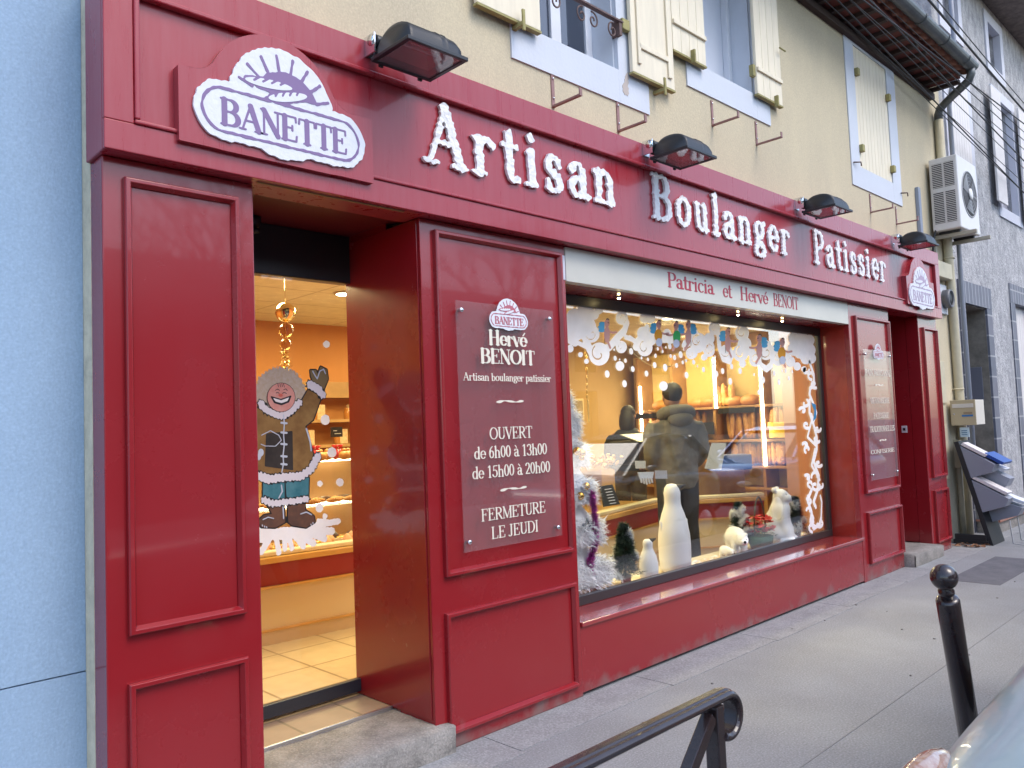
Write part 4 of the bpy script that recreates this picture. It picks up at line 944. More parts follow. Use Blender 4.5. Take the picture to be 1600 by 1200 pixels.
# entrance steps
MB().box(X1-.02, X2+.05, .375, .70, 0.0, .163).build('door_threshold', tile_mat('beige_threshold_tiles', (0.30, 0.215, 0.15), (0.33, 0.24, 0.17), (0.2, 0.15, 0.1), 1, .33, .33, .008, axis='xy', off=0), sf)
MB().box(X1, X2, .36, .376, .135, .168).build('nosing_strip', ALU, sf, bevel=.003)
def step(name, label, x0, x1, y0, y1, h):
    q = MB(); nx, ny = 18, 8
    rr = random.Random(5)
    top = [[(x0+(x1-x0)*i/nx, y0+(y1-y0)*j/ny, h+rr.uniform(-.004, .002)-(.010 if j == 0 or i in (0, nx) else 0)) for i in range(nx+1)] for j in range(ny+1)]
    vs = [p for r_ in top for p in r_]; fs = [(j*(nx+1)+i, j*(nx+1)+i+1, (j+1)*(nx+1)+i+1, (j+1)*(nx+1)+i) for j in range(ny) for i in range(nx)]
    b0 = len(vs); fr_ = [(p[0], p[1]+rr.uniform(-.012, -.006), 0) for p in top[0]]; fm = [(p[0], p[1]-.012+rr.uniform(-.004, .004), h-.022) for p in top[0]]
    vs += fm+fr_
    for i in range(nx): fs += [(b0+i, b0+i+1, i+1, i), (b0+nx+1+i, b0+nx+2+i, b0+i+1, b0+i)]
    r0 = [(x1+.010, top[j][nx][1], h-.02) for j in range(ny+1)]; r1 = [(x1+.008, top[j][nx][1], 0) for j in range(ny+1)]; l0 = [(x0-.01, top[j][0][1], 0) for j in range(ny+1)]
    c0 = len(vs); vs += r0+r1+l0
    for j in range(ny):
        a, b = j*(nx+1)+nx, (j+1)*(nx+1)+nx; fs += [(a, c0+j, c0+j+1, b), (c0+j, c0+ny+1+j, c0+ny+2+j, c0+j+1)]
        a, b = j*(nx+1), (j+1)*(nx+1); fs.append((a, b, c0+2*(ny+1)+j+1, c0+2*(ny+1)+j))
    fs += [(c0, nx, b0+nx), (c0, b0+nx, b0+2*nx+1, c0+ny+1)]
    q.add(vs, fs, 0, True); o = q.build(name, CONC); return tag(o, label, 'step')
step('entrance_step', 'rough worn concrete step in front of the glass door', 1.50, 2.575, -.04, .36, .15)
step('entrance_step', 'pale concrete step at the dark red side passage', X5+.01, X6-.002, -.10, .615, .14)
# ---------------------------------------------------------------- floodlights
FGL = glass_mat('lamp_glass', tint=(.8, .7, .7), milky=.12, boost=1.0)
def flood(x, label):
    t_ = thing('floodlight', label, 'floodlight', (x, -.12, 3.5), 'floodlights above the sign')
    x0, x1, y0, y1, zr = x-.05, x+.285, -.165, -.425, 3.385
    nA = 14
    def prof(i, inset=0):
        a = math.pi*i/nA; return (y0+(y1-y0)*(.5-.5*math.cos(a)), zr+.012+(.138-inset)*math.sin(a)**.62*(1-.18*(i/nA)))
    q = MB(); P = [prof(i) for i in range(nA+1)]; st = [(0, .80), (.03, .97), (.07, 1.0), (.6, 1.0), (.61, 1.05), (.63, 1.05), (.64, 1.0), (.72, 1.0), (.73, 1.05), (.75, 1.05), (.76, 1.0), (.93, .95), (1.0, .72)]
    vs = []; fs = []
    for u_, s_ in st: vs += [(x0+.015+(x1-x0-.03)*u_, p[0], zr+.012+(p[1]-zr-.012)*s_) for p in P]
    for i in range(len(st)-1):
        for k in range(nA): fs.append((i*(nA+1)+k, i*(nA+1)+k+1, (i+1)*(nA+1)+k+1, (i+1)*(nA+1)+k))
    fs += [tuple(range(nA+1)), tuple((len(st)-1)*(nA+1)+k for k in range(nA+1))[::-1]]
    q.add(vs, fs, 0, True); q.build('housing', BLK, t_)
    q = MB(); q.box(x0-.012, x1+.012, y0-.0, y0+.018, zr-.004, zr+.016); q.box(x0-.012, x1+.012, y1-.018, y1, zr-.004, zr+.016); q.box(x0-.012, x0+.012, y1, y0, zr-.003, zr+.015); q.box(x1-.012, x1+.012, y1, y0, zr-.003, zr+.015)
    for xx in (x0+.05, x1-.05): q.box(xx-.012, xx+.012, y0+.017, y0+.03, zr-.012, zr+.006)
    q.build('rim', BLK, t_, bevel=.003)
    MB().box(x0+.012, x1-.012, y1+.0, y0-.0, zr+.001, zr+.005).build('lamp_glass', FGL, t_)
    q = MB(); xm = (x0+x1)/2
    q.add([(x0+.03, y1+.02, zr+.03), (x1-.03, y1+.02, zr+.03), (x1-.03, y0-.02, zr+.03), (x0+.03, y0-.02, zr+.03), (x0+.07, y1+.07, zr+.085), (x1-.07, y1+.07, zr+.085), (x1-.07, y0-.06, zr+.085), (x0+.07, y0-.06, zr+.085)], [(4, 5, 6, 7), (0, 1, 5, 4), (1, 2, 6, 5), (2, 3, 7, 6), (3, 0, 4, 7)])
    q.build('reflector', mat('reddened_reflector', (0.46, 0.16, 0.13), 0.35, metal=.4), t_)
    q = MB(); q.tube([(x0+.06, (y0+y1)/2, zr+.055), (x1-.06, (y0+y1)/2, zr+.055)], .008, 8); q.build('tube_bulb', WHITEB, t_)
    q = MB(); q.tube([(x-.035, -.14, 3.492), (x+.03, -.14, 3.492)], .034, 14); q.box(x-.028, x+.024, -.20, -.13, 3.43, 3.49); q.build('knuckle', BLK, t_, bevel=.003)
    q = MB(); q.box(x-.052, x-.044, -.165, -.0825, 3.43, 3.525); q.lathe([(.028, 0), (.026, .006)], (x-.052, -.14, 3.492), 14, axis=(-1, 0, 0)); q.box(x-.05, x+.02, -.088, -.0825, 3.43, 3.50); q.build('mounting_bracket', STEEL, t_)
    return t_
f0 = flood(2.18, 'black floodlight over the sign between the big logo and the word Artisan')
for x_, l_ in ((4.41, 'black floodlight over the sign between the words Artisan and Boulanger'), (6.62, 'black floodlight over the sign between the words Boulanger and Patissier'), (8.83, 'black floodlight over the end of the word Patissier, under the air conditioner')): dup(f0, (x_-2.18, 0, 0), l_)
# ---------------------------------------------------------------- acrylic plaques
def plaque(x0, x1, z0, z1, label, lines, em, th_y=-.034):
    t_ = thing('acrylic_plaque', label, 'plaque', (x0, -.03, z0))
    MB().box(x0, x1, th_y, th_y+.006, z0, z1).build('acrylic_sheet', ACRY, t_, bevel=.0015)
    for xx in (x0+.035, x1-.035):
        for zz in (z0+.05, z1-.05):
            q = MB(); q.lathe([(.009, 0), (.009, .024), (.013, .025), (.013, .032), (.006, .036)], (xx, -.009, zz), 12, axis=(0, -1, 0)); q.build('standoff', STEEL, t_)
    e = emblem(t_, *em, th_y, .003, pm=mat('dusty_rose_paint', (0.45, 0.13, 0.17), 0.6), res=.011)
    for tx, xa, xb, zb, h, T_ in lines: text(MB(), tx, xa, xb, zb, h, th_y-.002, .0015, T=T_, t=.05).build('plaque_lettering', CRTXT, t_, fix=False)
    return t_
def ln(tx, pl, pr, py, cap, T_=.125):
    a, b = aty(pl, py, -.035), aty(pr, py, -.035); m_ = aty((pl+pr)/2, py, -.035); return (tx, a.x, b.x, m_.z, cap*vsc((pl+pr)/2, py, -.035), T_)
plaque(2.69, 3.445, .977, 2.302, 'tall clear acrylic plaque with opening hours beside the glass door', [
    ln('Hervé', 764, 823, 540, 22, .19), ln('BENOIT', 751, 836, 568.5, 22, .19), ln('Artisan boulanger patissier', 724, 861, 595.5, 11.5), ln('~', 777, 818, 633, 20, .2), ln('OUVERT', 765, 832, 685, 18), ln('de 6h00 à 13h00', 741, 855, 713.5, 18), ln('de 15h00 à 20h00', 738, 860, 743, 18),
    ln('~', 783, 823, 769, 20, .2), ln('FERMETURE', 752, 853, 807.5, 18), ln('LE JEUDI', 768, 842, 836, 18)], (3.075, 2.172, .30))
plaque(7.975, 8.68, .965, 2.27, 'clear acrylic plaque listing bakery goods beside the far passage', [
    ln('PAIN ARTISANAL', 1352.5, 1392, 587, 9), ln('~', 1368, 1380, 605, 12, .22), ln('VIENNOISERIE', 1360, 1390, 630, 8.5), ln('PATISSERIE', 1365.5, 1389, 653.5, 8.5), ln('TRADITIONNELLES', 1359.5, 1398, 674, 8.5), ln('~', 1375, 1385, 691, 12, .22), ln('CONFISERIE', 1361, 1398, 707.5, 6)], (8.345, 2.185, .27))
q = MB().box(X6-.014, X6-.0005, .19, .25, 1.39, 1.47).build('switch_plate', mat('white_plastic', (0.65, 0.65, 0.66), 0.4), None, bevel=.003); tag(q, 'small pale switch plate with dark button in the red passage', 'switch')
MB().box(X6-.019, X6-.0145, .207, .233, 1.415, 1.445).build('button', NEARBLK, q)

# ================================================================== THINGS ON THE WALL TO THE RIGHT
ac = thing('air_conditioner', 'white outdoor air conditioner box with round fan on wall brackets', 'air conditioner', (11.1, -.05, 3.85))
ACW = mat('air_conditioner_white', (0.74, 0.72, 0.70), 0.45, var=0.08, vscale=4)
a0, a1, ay0, ay1, az0, az1 = 10.72, 11.50, -.225, .10, 3.88, 4.80
MB().box(a0, a1, ay0, ay1, az0, az1).build('casing', ACW, ac, bevel=.015)
q = MB()
for (ya, yb) in ((-.05, .065), (-.185, -.075)):
    for (za, zb) in ((4.42, 4.73), (3.97, 4.36)): q.box(a0-.003, a0-.0005, ya, yb, za, zb)
q.build('grille_recess', NEARBLK, ac, split=True)
q = MB()
for i in range(34):
    z_ = 3.975+i*.0225
    if 4.36 < z_ < 4.42: continue
    q.box(a0-.010, a0-.0035, -.187, -.073, z_, z_+.008); q.box(a0-.010, a0-.0035, -.052, .067, z_, z_+.008)
q.box(a0-.009, a0-.0005, .0, .06, 4.375, 4.405); q.build('louvre', ACW, ac)
cx_, cz_ = 11.14, 4.36
q = MB(); q.lathe([(.30, -.002), (.30, .004), (.285, .006), (.285, -.002)], (cx_, ay0-.002, cz_), 36, axis=(0, -1, 0)); q.build('fan_ring', mat('grey_grille', (0.35, 0.35, 0.36), 0.5), ac)
MB().lathe([(.283, 0), (.282, .001)], (cx_, ay0-.0015, cz_), 36, axis=(0, -1, 0)).build('fan_well', mat('fan_shadow', (0.06, 0.06, 0.065), 0.6), ac)
q = MB()
for k in range(3):
    pts = [(cx_+rr*math.cos(R(120*k+da)), cz_+rr*math.sin(R(120*k+da))) for rr, da in ((.08, 0), (.27, -10), (.27, 52), (.08, 60))]
    q.prism(pts, lambda p, s_: (p[0], ay0-.004-.006*s_, p[1]))
q.build('fan_blade', mat('grey_blade', (0.22, 0.22, 0.23), 0.5), ac, split=True)
q = MB()
for rr in (.12, .165, .21, .255): q.tube([(cx_+rr*math.cos(R(a)), ay0-.014, cz_+rr*math.sin(R(a))) for a in range(0, 361, 12)], .0025, 4)
q.build('fan_guard', mat('grey_grille', (0.35, 0.35, 0.36), 0.5), ac)
MB().lathe([(.075, 0), (.07, .012), (.02, .016)], (cx_, ay0-.012, cz_), 20, axis=(0, -1, 0)).build('fan_hub', ACW, ac)
q = MB()
for xx in (a0+.1, a1-.12): q.box(xx, xx+.045, -.36, YW-.001, 3.80, 3.845); q.box(xx, xx+.045, YW-.03, YW-.001, 3.52, 3.80)
q.build('support_arm', mat('beige_metal', (0.42, 0.38, 0.30), 0.5), ac, bevel=.003, split=True)
q = MB()
for xx in (a0+.12, a1-.10): q.box(xx-.03, xx+.03, -.18, .06, 3.846, 3.879)
q.build('rubber_foot', NEARBLK, ac, split=True)
MB().tube([(10.75, .06, 3.95), (10.70, .09, 3.8), (10.70, .12, 3.55), (10.72, .12, 3.3)], .014, 8).build('pipe', NEARBLK, ac)
tag(MB().box(10.28, 10.36, YW-.045, YW-.0005, 3.52, 4.38).build('cable_duct', mat('grey_duct', (0.28, 0.33, 0.42), 0.5), None, bevel=.006), 'upright grey cable duct on the wall beside the air conditioner', 'duct')
tag(MB().box(10.262, 11.12, .03, YW-.001, 3.30, 3.50).build('wall_ledge', PIPE, None, bevel=.006), 'cream boxed ledge on the wall under the air conditioner', 'ledge')
vt = thing('vent_outlet', 'round dark wall vent on a square white plate above the mailbox', 'vent', (10.95, YW, 3.05))
MB().box(10.87, 11.12, YW-.03, YW-.001, 2.86, 3.24).build('plate', mat('vent_plate', (0.62, 0.64, 0.68), 0.4), vt, bevel=.006)
MB().lathe([(.12, 0), (.12, .07), (.112, .09), (.10, .092), (.095, .06), (.02, .05)], (10.995, YW-.03, 3.05), 28, axis=(0, -1, 0)).build('pipe', mat('vent_grey', (0.14, 0.145, 0.16), 0.45), vt)
MB().lathe([(.097, 0), (.02, .002)], (10.995, YW-.105, 3.05), 28, axis=(0, -1, 0)).build('grille', NEARBLK, vt)
tag(MB().box(10.50, 10.86, YW-.02, YW-.001, 1.72, 2.25).build('meter_cabinet', PIPE, None, bevel=.005), 'flush cream meter cabinet between the shopfront and the mailbox', 'cabinet')
tag(MB().box(10.46, 10.80, YW-.02, YW-.001, .78, 1.46).build('meter_cabinet', STUC, None, bevel=.005), 'lower cream meter cabinet with slots, beside the last red pilaster', 'cabinet')
mbx = thing('mailbox', 'beige metal mailbox with a blue label strip on the wall pipe', 'mailbox', (11.0, -.05, 1.45))
BEI = mat('beige_mailbox', (0.48, 0.40, 0.25), 0.45); BEI2 = mat('pale_mailbox_side', (0.66, 0.62, 0.54), 0.5)  # sunlight on the street side is put into the paler body colour
MB().box(10.90, 11.25, -.185, .095, 1.44, 1.75).build('body', BEI2, mbx, bevel=.005)
MB().box(10.886, 10.8995, -.187, .097, 1.437, 1.753).build('door', BEI, mbx, bevel=.004)
MB().box(10.878, 10.8855, -.165, .075, 1.655, 1.705).build('flap', BEI2, mbx, bevel=.003)
MB().box(10.882, 10.8855, -.155, -.03, 1.545, 1.567).build('label_strip', mat('blue_label', (0.03, 0.16, 0.40), 0.5), mbx)
MB().box(10.883, 10.8855, -.15, -.05, 1.578, 1.60).build('name_holder', mat('brown_holder', (0.30, 0.22, 0.13), 0.5), mbx)
MB().lathe([(.009, 0), (.009, .005)], (10.8855, .06, 1.58), 10, axis=(-1, 0, 0)).build('lock', STEEL, mbx)
q = MB().box(10.93, 10.95, -.085, .02, 1.29, 1.41).build('wall_plate', mat('pale_blue_plate', (0.55, 0.68, 0.72), 0.5), None, bevel=.003)
tag(q, 'small pale blue sign plate hanging under the mailbox', 'plate')
pm_ = MB()
for z_ in (1.365, 1.34, 1.315): pm_.box(10.926, 10.9295, -.065, .0, z_, z_+.009)
pm_.build('print', mat('blue_print', (0.05, 0.16, 0.30), 0.6), q)
# brochure rack: a leaning panel with wedge trays
rk = thing('brochure_rack', 'black leaning brochure rack with grey wedge trays on the pavement', 'brochure rack', (10.85, -.2, 0))
RX0, RX1 = 10.68, 11.16
def pn(x, s_, o):           # point on the leaning panel: s_ along it from floor, o out of it towards the street
    d = Vector((0, .30, 1.24)).normalized(); n = Vector((0, -1.24, .30)).normalized(); return Vector((x, -.33, 0.0))+d*s_+n*o
def pbox(q, x0, x1, s0, s1, o0, o1): 
    P = [pn(x, s_, o) for x, s_, o in ((x0, s0, o0), (x1, s0, o0), (x1, s0, o1), (x0, s0, o1), (x0, s1, o0), (x1, s1, o0), (x1, s1, o1), (x0, s1, o1))]
    return q.add(P, [(0, 3, 2, 1), (4, 5, 6, 7), (0, 1, 5, 4), (1, 2, 6, 5), (2, 3, 7, 6), (3, 0, 4, 7)])
pbox(MB(), RX0, RX1, .0, 1.285, -.055, 0).build('panel', mat('black_rack', (0.012, 0.012, 0.015), 0.6), rk, bevel=.004)
q = MB(); q.box(10.66, 11.16, -.28, .10, 0.0, .05); q.box(10.66, 10.70, -.26, .08, .05, .12); q.build('foot', MATS['black_rack'], rk, bevel=.004)
GREYP = mat('grey_tray', (0.27, 0.28, 0.33), 0.5)
def tray(x0, x1, s0, s1, dep, nm='tray'):
    q = MB(); prf = [(s0, 0), (s1, 0), (s1-.10, dep*.35), (s0+.10, dep), (s0+.02, dep*.8)]
    q.prism(prf, lambda p, k: pn((x0, x1)[k], p[0], p[1])); return q.build(nm, GREYP, rk, bevel=.003)
def leaf(x0, x1, sa, oa_, sb, ob, m, nm='brochures'):
    q = MB(); prf = [(sa, oa_), (sb, ob), (sb+.02, ob+.03), (sa+.02, oa_+.03)]; q.prism(prf, lambda p, k: pn((x0, x1)[k], p[0], p[1])); return q.build(nm, m, rk)
tray(10.685, 10.90, .82, 1.22, .30); tray(10.685, 10.90, .40, .80, .32); tray(10.93, 11.15, .62, 1.02, .34); tray(10.93, 11.15, .26, .62, .36)
LEAF = mat('white_leaflets', (0.80, 0.75, 0.72), 0.5, var=0.35, vscale=60, vcol=(0.5, 0.42, 0.5))
leaf(10.69, 10.895, 1.235, .01, 1.03, .22, LEAF); leaf(10.69, 10.895, .815, .01, .55, .30, LEAF); leaf(10.935, 11.145, 1.03, .02, .82, .30, WHITEB); leaf(10.935, 11.145, .63, .06, .40, .38, WHITEB)
leaf(10.72, 11.1, 1.06, .20, .90, .36, mat('bright_blue_folder', (0.015, 0.075, 0.34), 0.4), 'folder')
q = MB(); q.tube([(10.75, -.50, .30), (10.75, -.52, .03), (10.75, -.66, .02)], .008, 6); q.tube([(11.1, -.50, .30), (11.1, -.52, .03), (11.1, -.70, .02)], .008, 6); q.build('wire_leg', mat('dull_wire', (0.3, 0.31, 0.33), 0.5), rk, split=True)
lv = MB(); rr = random.Random(9)
for _ in range(26):
    c_ = Vector((rr.uniform(10.4, 10.75), rr.uniform(-.3, .05), .012)); a_ = rr.uniform(0, 6.28); u_ = Vector((math.cos(a_), math.sin(a_), rr.uniform(-.3, .3)))*.04; w_ = Vector((-math.sin(a_), math.cos(a_), rr.uniform(-.3, .5)))*.025
    lv.add([c_-u_, c_+w_+Vector((0, 0, .012)), c_+u_, c_-w_+Vector((0, 0, .008))], [(0, 1, 2, 3)])
lo = lv.build('dead_leaves', mat('dry_leaf', (0.34, 0.17, 0.09), 0.8, var=0.5, vscale=20)); lo['kind'] = 'stuff'; tag(lo, 'dry brown leaves gathered at the foot of the rack', 'leaves')
# overhead cables
CAB = mat('black_cable', (0.02, 0.02, 0.024), 0.6)
CL = 'thin black overhead cable strung along the eave towards the grey house'
def cable(a, b, sag, r):
    a, b = Vector(a), Vector(b); P = [a.lerp(b, i/12)+Vector((0, 0, -sag*4*(i/12)*(1-i/12))) for i in range(13)]
    return tag(MB().tube(P, r, 6).build('overhead_cable', CAB), CL, 'cable', 'overhead cables along the eaves')
for i, (pa, ya, pb, yb, r_) in enumerate((((1453, 0), -.8, (1600, 172), -.5, .013), ((1466, 0), -.95, (1600, 160), -.6, .006), ((1300, -40), -.45, (1600, 192), -.5, .008), ((1360, 0), -.42, (1600, 218), -.35, .006), ((1390, 30), -.40, (1600, 250), -.35, .009), ((1330, 0), -.25, (1600, 262), -.3, .005),
        ((1310, 0), -.18, (1600, 300), -.3, .009), ((1400, 60), -.3, (1600, 232), -.4, .005), ((1290, 0), -.05, (1600, 285), -.1, .005), ((1295, 5), .06, (1560, 262), -.0, .006), ((1420, 40), -.35, (1600, 205), -.45, .005))):
    A_, B_ = aty(*pa, ya), aty(*pb, yb); d_ = B_-A_; cable(A_-d_*.35, B_+d_*.4, .02, r_)

# ================================================================== STREET FURNITURE
bl = thing('bollard', 'leaning black bollard with a ball top on the pavement edge', 'bollard', (3.56, -2.10, 0))
top = Vector((3.181, -2.175, 1.0)); basep = Vector((3.66, -2.10, -.0))
ax = (top-basep).normalized(); Lb = (top-basep).length
MB().lathe([(.041, 0.0), (.041, Lb-.105), (.037, Lb-.095), (.026, Lb-.09)], basep, 24, axis=ax).build('post', RAILP, bl)
MB().lathe([(.022, Lb-.092), (.024, Lb-.075), (.028, Lb-.07), (.028, Lb-.058), (.022, Lb-.052), (.022, Lb-.03)], basep, 20, axis=ax).build('collar', RAILP, bl)
MB().ball(top, .0475, 28, rot=Vector((0, 0, 1)).rotation_difference(ax).to_matrix()).build('ball_top', RAILP, bl)
br_ = thing('pavement_barrier', 'black steel pavement barrier with a curled handrail end', 'barrier', (1.2, -2.2, 0))
pr_ = [(u_*.8, w_*.8) for u_, w_ in [(-.030, 0), (-.030, .010), (-.022, .016), (-.012, .016), (-.008, .020), (.008, .020), (.012, .016), (.022, .016), (.030, .010), (.030, 0), (.022, -.008), (-.022, -.008)]]
def sweep(path, name):
    q = MB(); vs = []; n = len(pr_); fs = []
    for i, p in enumerate(path):
        d = (Vector(path[min(i+1, len(path)-1)])-Vector(path[max(i-1, 0)])).normalized(); nrm = Vector((d.z, 0, -d.x))*-1
        vs += [Vector(p)+Vector((0, u_, 0))+nrm*w_ for u_, w_ in pr_]
    for i in range(len(path)-1):
        for k in range(n): fs.append((i*n+k, i*n+(k+1) % n, (i+1)*n+(k+1) % n, (i+1)*n+k))
    fs += [tuple(range(n)), tuple((len(path)-1)*n+k for k in range(n))[::-1]]; q.add(vs, fs); return q.build(name, RAILP, br_, bevel=.002)
curlp = [(1.600+.040*math.cos(R(a)), -2.2, .943+.042*math.sin(R(a))) for a in range(90, -130, -10)]
sweep([(.15, -2.2, .985), (.6, -2.2, .985), (1.2, -2.2, .985), (1.5, -2.2, .985)]+curlp, 'handrail')
MB().bar((1.563, -2.2, .975), (1.563, -2.2, -.05), .035, .03).build('post', RAILP, br_, bevel=.003)
MB().bar((.35, -2.2, .972), (.35, -2.2, -.05), .035, .035).build('post', RAILP, br_, bevel=.003)
MB().bar((1.545, -2.2, .955), (.62, -2.2, .05), .028, .028).build('brace', RAILP, br_, bevel=.003)
MB().bar((.40, -2.222, .94), (1.52, -2.222, .10), .028, .012).build('brace', RAILP, br_, bevel=.003)
# ---------------------------------------------------------------- cars
def carpaint(name, c): return mat(name, c, 0.25, metal=0.35, coat=1.0, var=0.06, vscale=30)
def car(name, label, x0, yc, paint, mirrors=(-1, 1)):
    t_ = thing(name, label, 'car', (x0+2, yc, -.14), None)
    SECT = [(.0, .50, .34, .70), (.02, .62, .30, .76), (.07, .715, .26, .83), (.16, .79, .22, .875), (.32, .815, .20, .90), (.6, .825, .19, .915), (1.0, .83, .18, .93), (1.25, .835, .18, .95), (2.2, .84, .18, .97), (3.3, .835, .18, .96), (3.8, .80, .20, .93), (3.98, .74, .26, .86), (4.05, .62, .34, .74)]
    n = 28; vs = []; fs = []
    for (dx, hw, zb, zt) in SECT:
        zc, hz = (zb+zt)/2, (zt-zb)/2
        for k in range(n):
            a = 2*math.pi*k/n; ca, sa = math.cos(a), math.sin(a); e = .36
            vs.append((x0+dx, yc+hw*math.copysign(abs(ca)**e, ca), zc+hz*math.copysign(abs(sa)**e, sa)))
    for i in range(len(SECT)-1):
        for k in range(n): fs.append((i*n+k, i*n+(k+1) % n, (i+1)*n+(k+1) % n, (i+1)*n+k))
    fs += [tuple(range(n)), tuple((len(SECT)-1)*n+k for k in range(n))[::-1]]
    MB().add(vs, fs, 0, True).build('body', paint, t_, sub=1)
    CB = [(1.60, .70, .93), (2.35, .60, 1.40), (2.8, .60, 1.46), (3.4, .58, 1.42), (3.95, .66, .95)]
    vs = []; fs = []
    for dx, hw, zt in CB: vs += [(x0+dx, yc-hw-(.12 if zt > 1.2 else .06)*0-.0, .90), (x0+dx, yc-hw+(.02), zt-.05), (x0+dx, yc-hw*.8, zt), (x0+dx, yc+hw*.8, zt), (x0+dx, yc+hw-.02, zt-.05), (x0+dx, yc+hw, .90)]
    vs = [(v[0], v[1] if abs(v[2]-.90) > .001 else yc+math.copysign(.74, v[1]-yc), v[2]) for v in vs]
    for i in range(len(CB)-1):
        for k in range(5): fs.append((i*6+k, i*6+k+1, (i+1)*6+k+1, (i+1)*6+k))
    MB().add(vs, fs, 0, False).build('windows', mat('car_glass', (0.02, 0.025, 0.03), 0.03, coat=1.0), t_, bevel=.02)
    q = MB(); q.add([(x0+2.3, yc-.58, 1.41), (x0+2.8, yc-.585, 1.47), (x0+3.45, yc-.56, 1.425), (x0+3.45, yc+.56, 1.425), (x0+2.8, yc+.585, 1.47), (x0+2.3, yc+.58, 1.41)], [(0, 1, 4, 5), (1, 2, 3, 4)])
    q.build('roof', paint, t_)
    q = MB()
    for sy in (-1, 1):
        q.bar((x0+1.62, yc+sy*.735, .93), (x0+2.32, yc+sy*.61, 1.40), .05, .04); q.bar((x0+2.85, yc+sy*.735, .93), (x0+2.85, yc+sy*.60, 1.44), .07, .03, upv=(1, 0, 0)); q.bar((x0+3.9, yc+sy*.72, .94), (x0+3.4, yc+sy*.59, 1.41), .09, .05)
    q.build('pillar', paint, t_, bevel=.01, split=True)
    for sy in mirrors: MB().ball((x0+2.0, yc+sy*.90, 1.0), (.07, .10, .07), 14).build('wing_mirror', paint, t_)
    for sy in (-1, 1):
        q = MB(); q.ball((x0+.135, yc+sy*.60, .60), (.13, .155, .085), 18); q.build('headlight', mat('headlight_lens', (0.75, 0.78, 0.8), 0.08, coat=1.0, metal=.3), t_)
        q = MB(); q.ball((x0+.25, yc+sy*.775, .775), (.20, .05, .085), 20); q.build('indicator', mat('amber_lens', (0.30, 0.15, 0.09), 0.12, coat=1.0, var=0.8, vscale=45, vcol=(0.48, 0.40, 0.34)), t_)
        for dx in (.72, 3.3):
            w_ = MB(); w_.lathe([(.20, -.09), (.29, -.085), (.305, -.04), (.305, .04), (.29, .085), (.20, .09)], (x0+dx, yc+sy*.76, .165), 26, axis=(0, 1, 0)); wo = w_.build('wheel', mat('tyre_rubber', (0.02, 0.02, 0.02), 0.8), t_)
            MB().lathe([(.20, 0), (.18, .02), (.05, .03)], (x0+dx, yc+sy*.835, .165), 22, axis=(0, sy, 0)).build('rim', ALU, wo)
    q = MB(); q.box(x0-.02, x0+.12, yc-.5, yc+.5, .30, .38); q.build('bumper_strip', NEARBLK, t_, bevel=.01)
    return t_
SIL = mat('silver_blue_paint', (0.28, 0.37, 0.41), 0.35, metal=0.1, coat=0.45, var=0.06, vscale=30)
car('parked_car', 'pale silver blue car at the kerb, its front wing beside the bollard', 1.60, -3.31, SIL, (-1,))
car('parked_car', 'dark car parked further along the kerb, mirrored in the shop window', 6.6, -3.35, carpaint('dark_green_grey_paint', (0.05, 0.07, 0.08)))
car('parked_car', 'light blue car parked beyond the dark one, mirrored in the shop window', 11.3, -3.35, carpaint('blue_paint', (0.10, 0.18, 0.40)))
# houses across the street, seen only as reflections
op = thing('opposite_house', 'plain pale row house across the street mirrored in the glass', 'house', (10, -15, 0))
wl = []
for i in range(9): wl.append((-7+i*4.6+.9, -7+i*4.6+2.1, 1.0, 2.9)); wl.append((-7+i*4.6+.9, -7+i*4.6+2.1, 3.6, 5.0))
q = MB(); wall_holes(q, -8, 36, -.15, 5.9, -15.3, -15.0, wl); q.build('wall', mat('opposite_render', (0.34, 0.30, 0.26), 0.9, var=0.3, vscale=.5), op)
MB().box(-8, 36, -15.6, -15.31, -.15, 5.9).build('dark_inside', DARKR, op)
q = MB(); q.add([(-8.3, -14.6, 5.9), (36.3, -14.6, 5.9), (36.3, -19, 7.0), (-8.3, -19, 7.0)], [(0, 1, 2, 3)]); q.build('roof', tilem, op)
def tree(x, y, h, seed):
    t_ = thing('bare_tree', 'bare winter street tree across the road, %s' % ('nearer the shop door' if seed == 1 else 'opposite the far end of the shop'), 'tree', (x, y, -.15)); r = random.Random(seed); q = MB(); q.tube([(x, y, -.15), (x+.05, y, h*.2), (x, y+.05, h*.42)], [.16, .13, .11], 8); q.build('trunk', mat('bark', (0.10, 0.085, 0.07), 0.9), t_)
    q = MB()
    def grow(p, d, l, rad, dep):
        e = p+d*l; q.tube([p, (p+e)/2+Vector((r.uniform(-.05, .05), r.uniform(-.05, .05), .03))*l, e], [rad, rad*.85, rad*.65], 5)
        if dep:
            for _ in range(3): grow(e, (d+Vector((r.uniform(-.8, .8), r.uniform(-.8, .8), r.uniform(-.1, .7)))).normalized(), l*r.uniform(.6, .8), rad*.6, dep-1)
    for _ in range(5): grow(Vector((x, y+.05, h*.40)), Vector((r.uniform(-1, 1), r.uniform(-1, 1), 1.1)).normalized(), h*.2, .08, 4)
    q.build('crown', MATS['bark'], t_)
tree(7.5, -12.2, 7.5, 1); tree(16, -12.4, 8.0, 2)

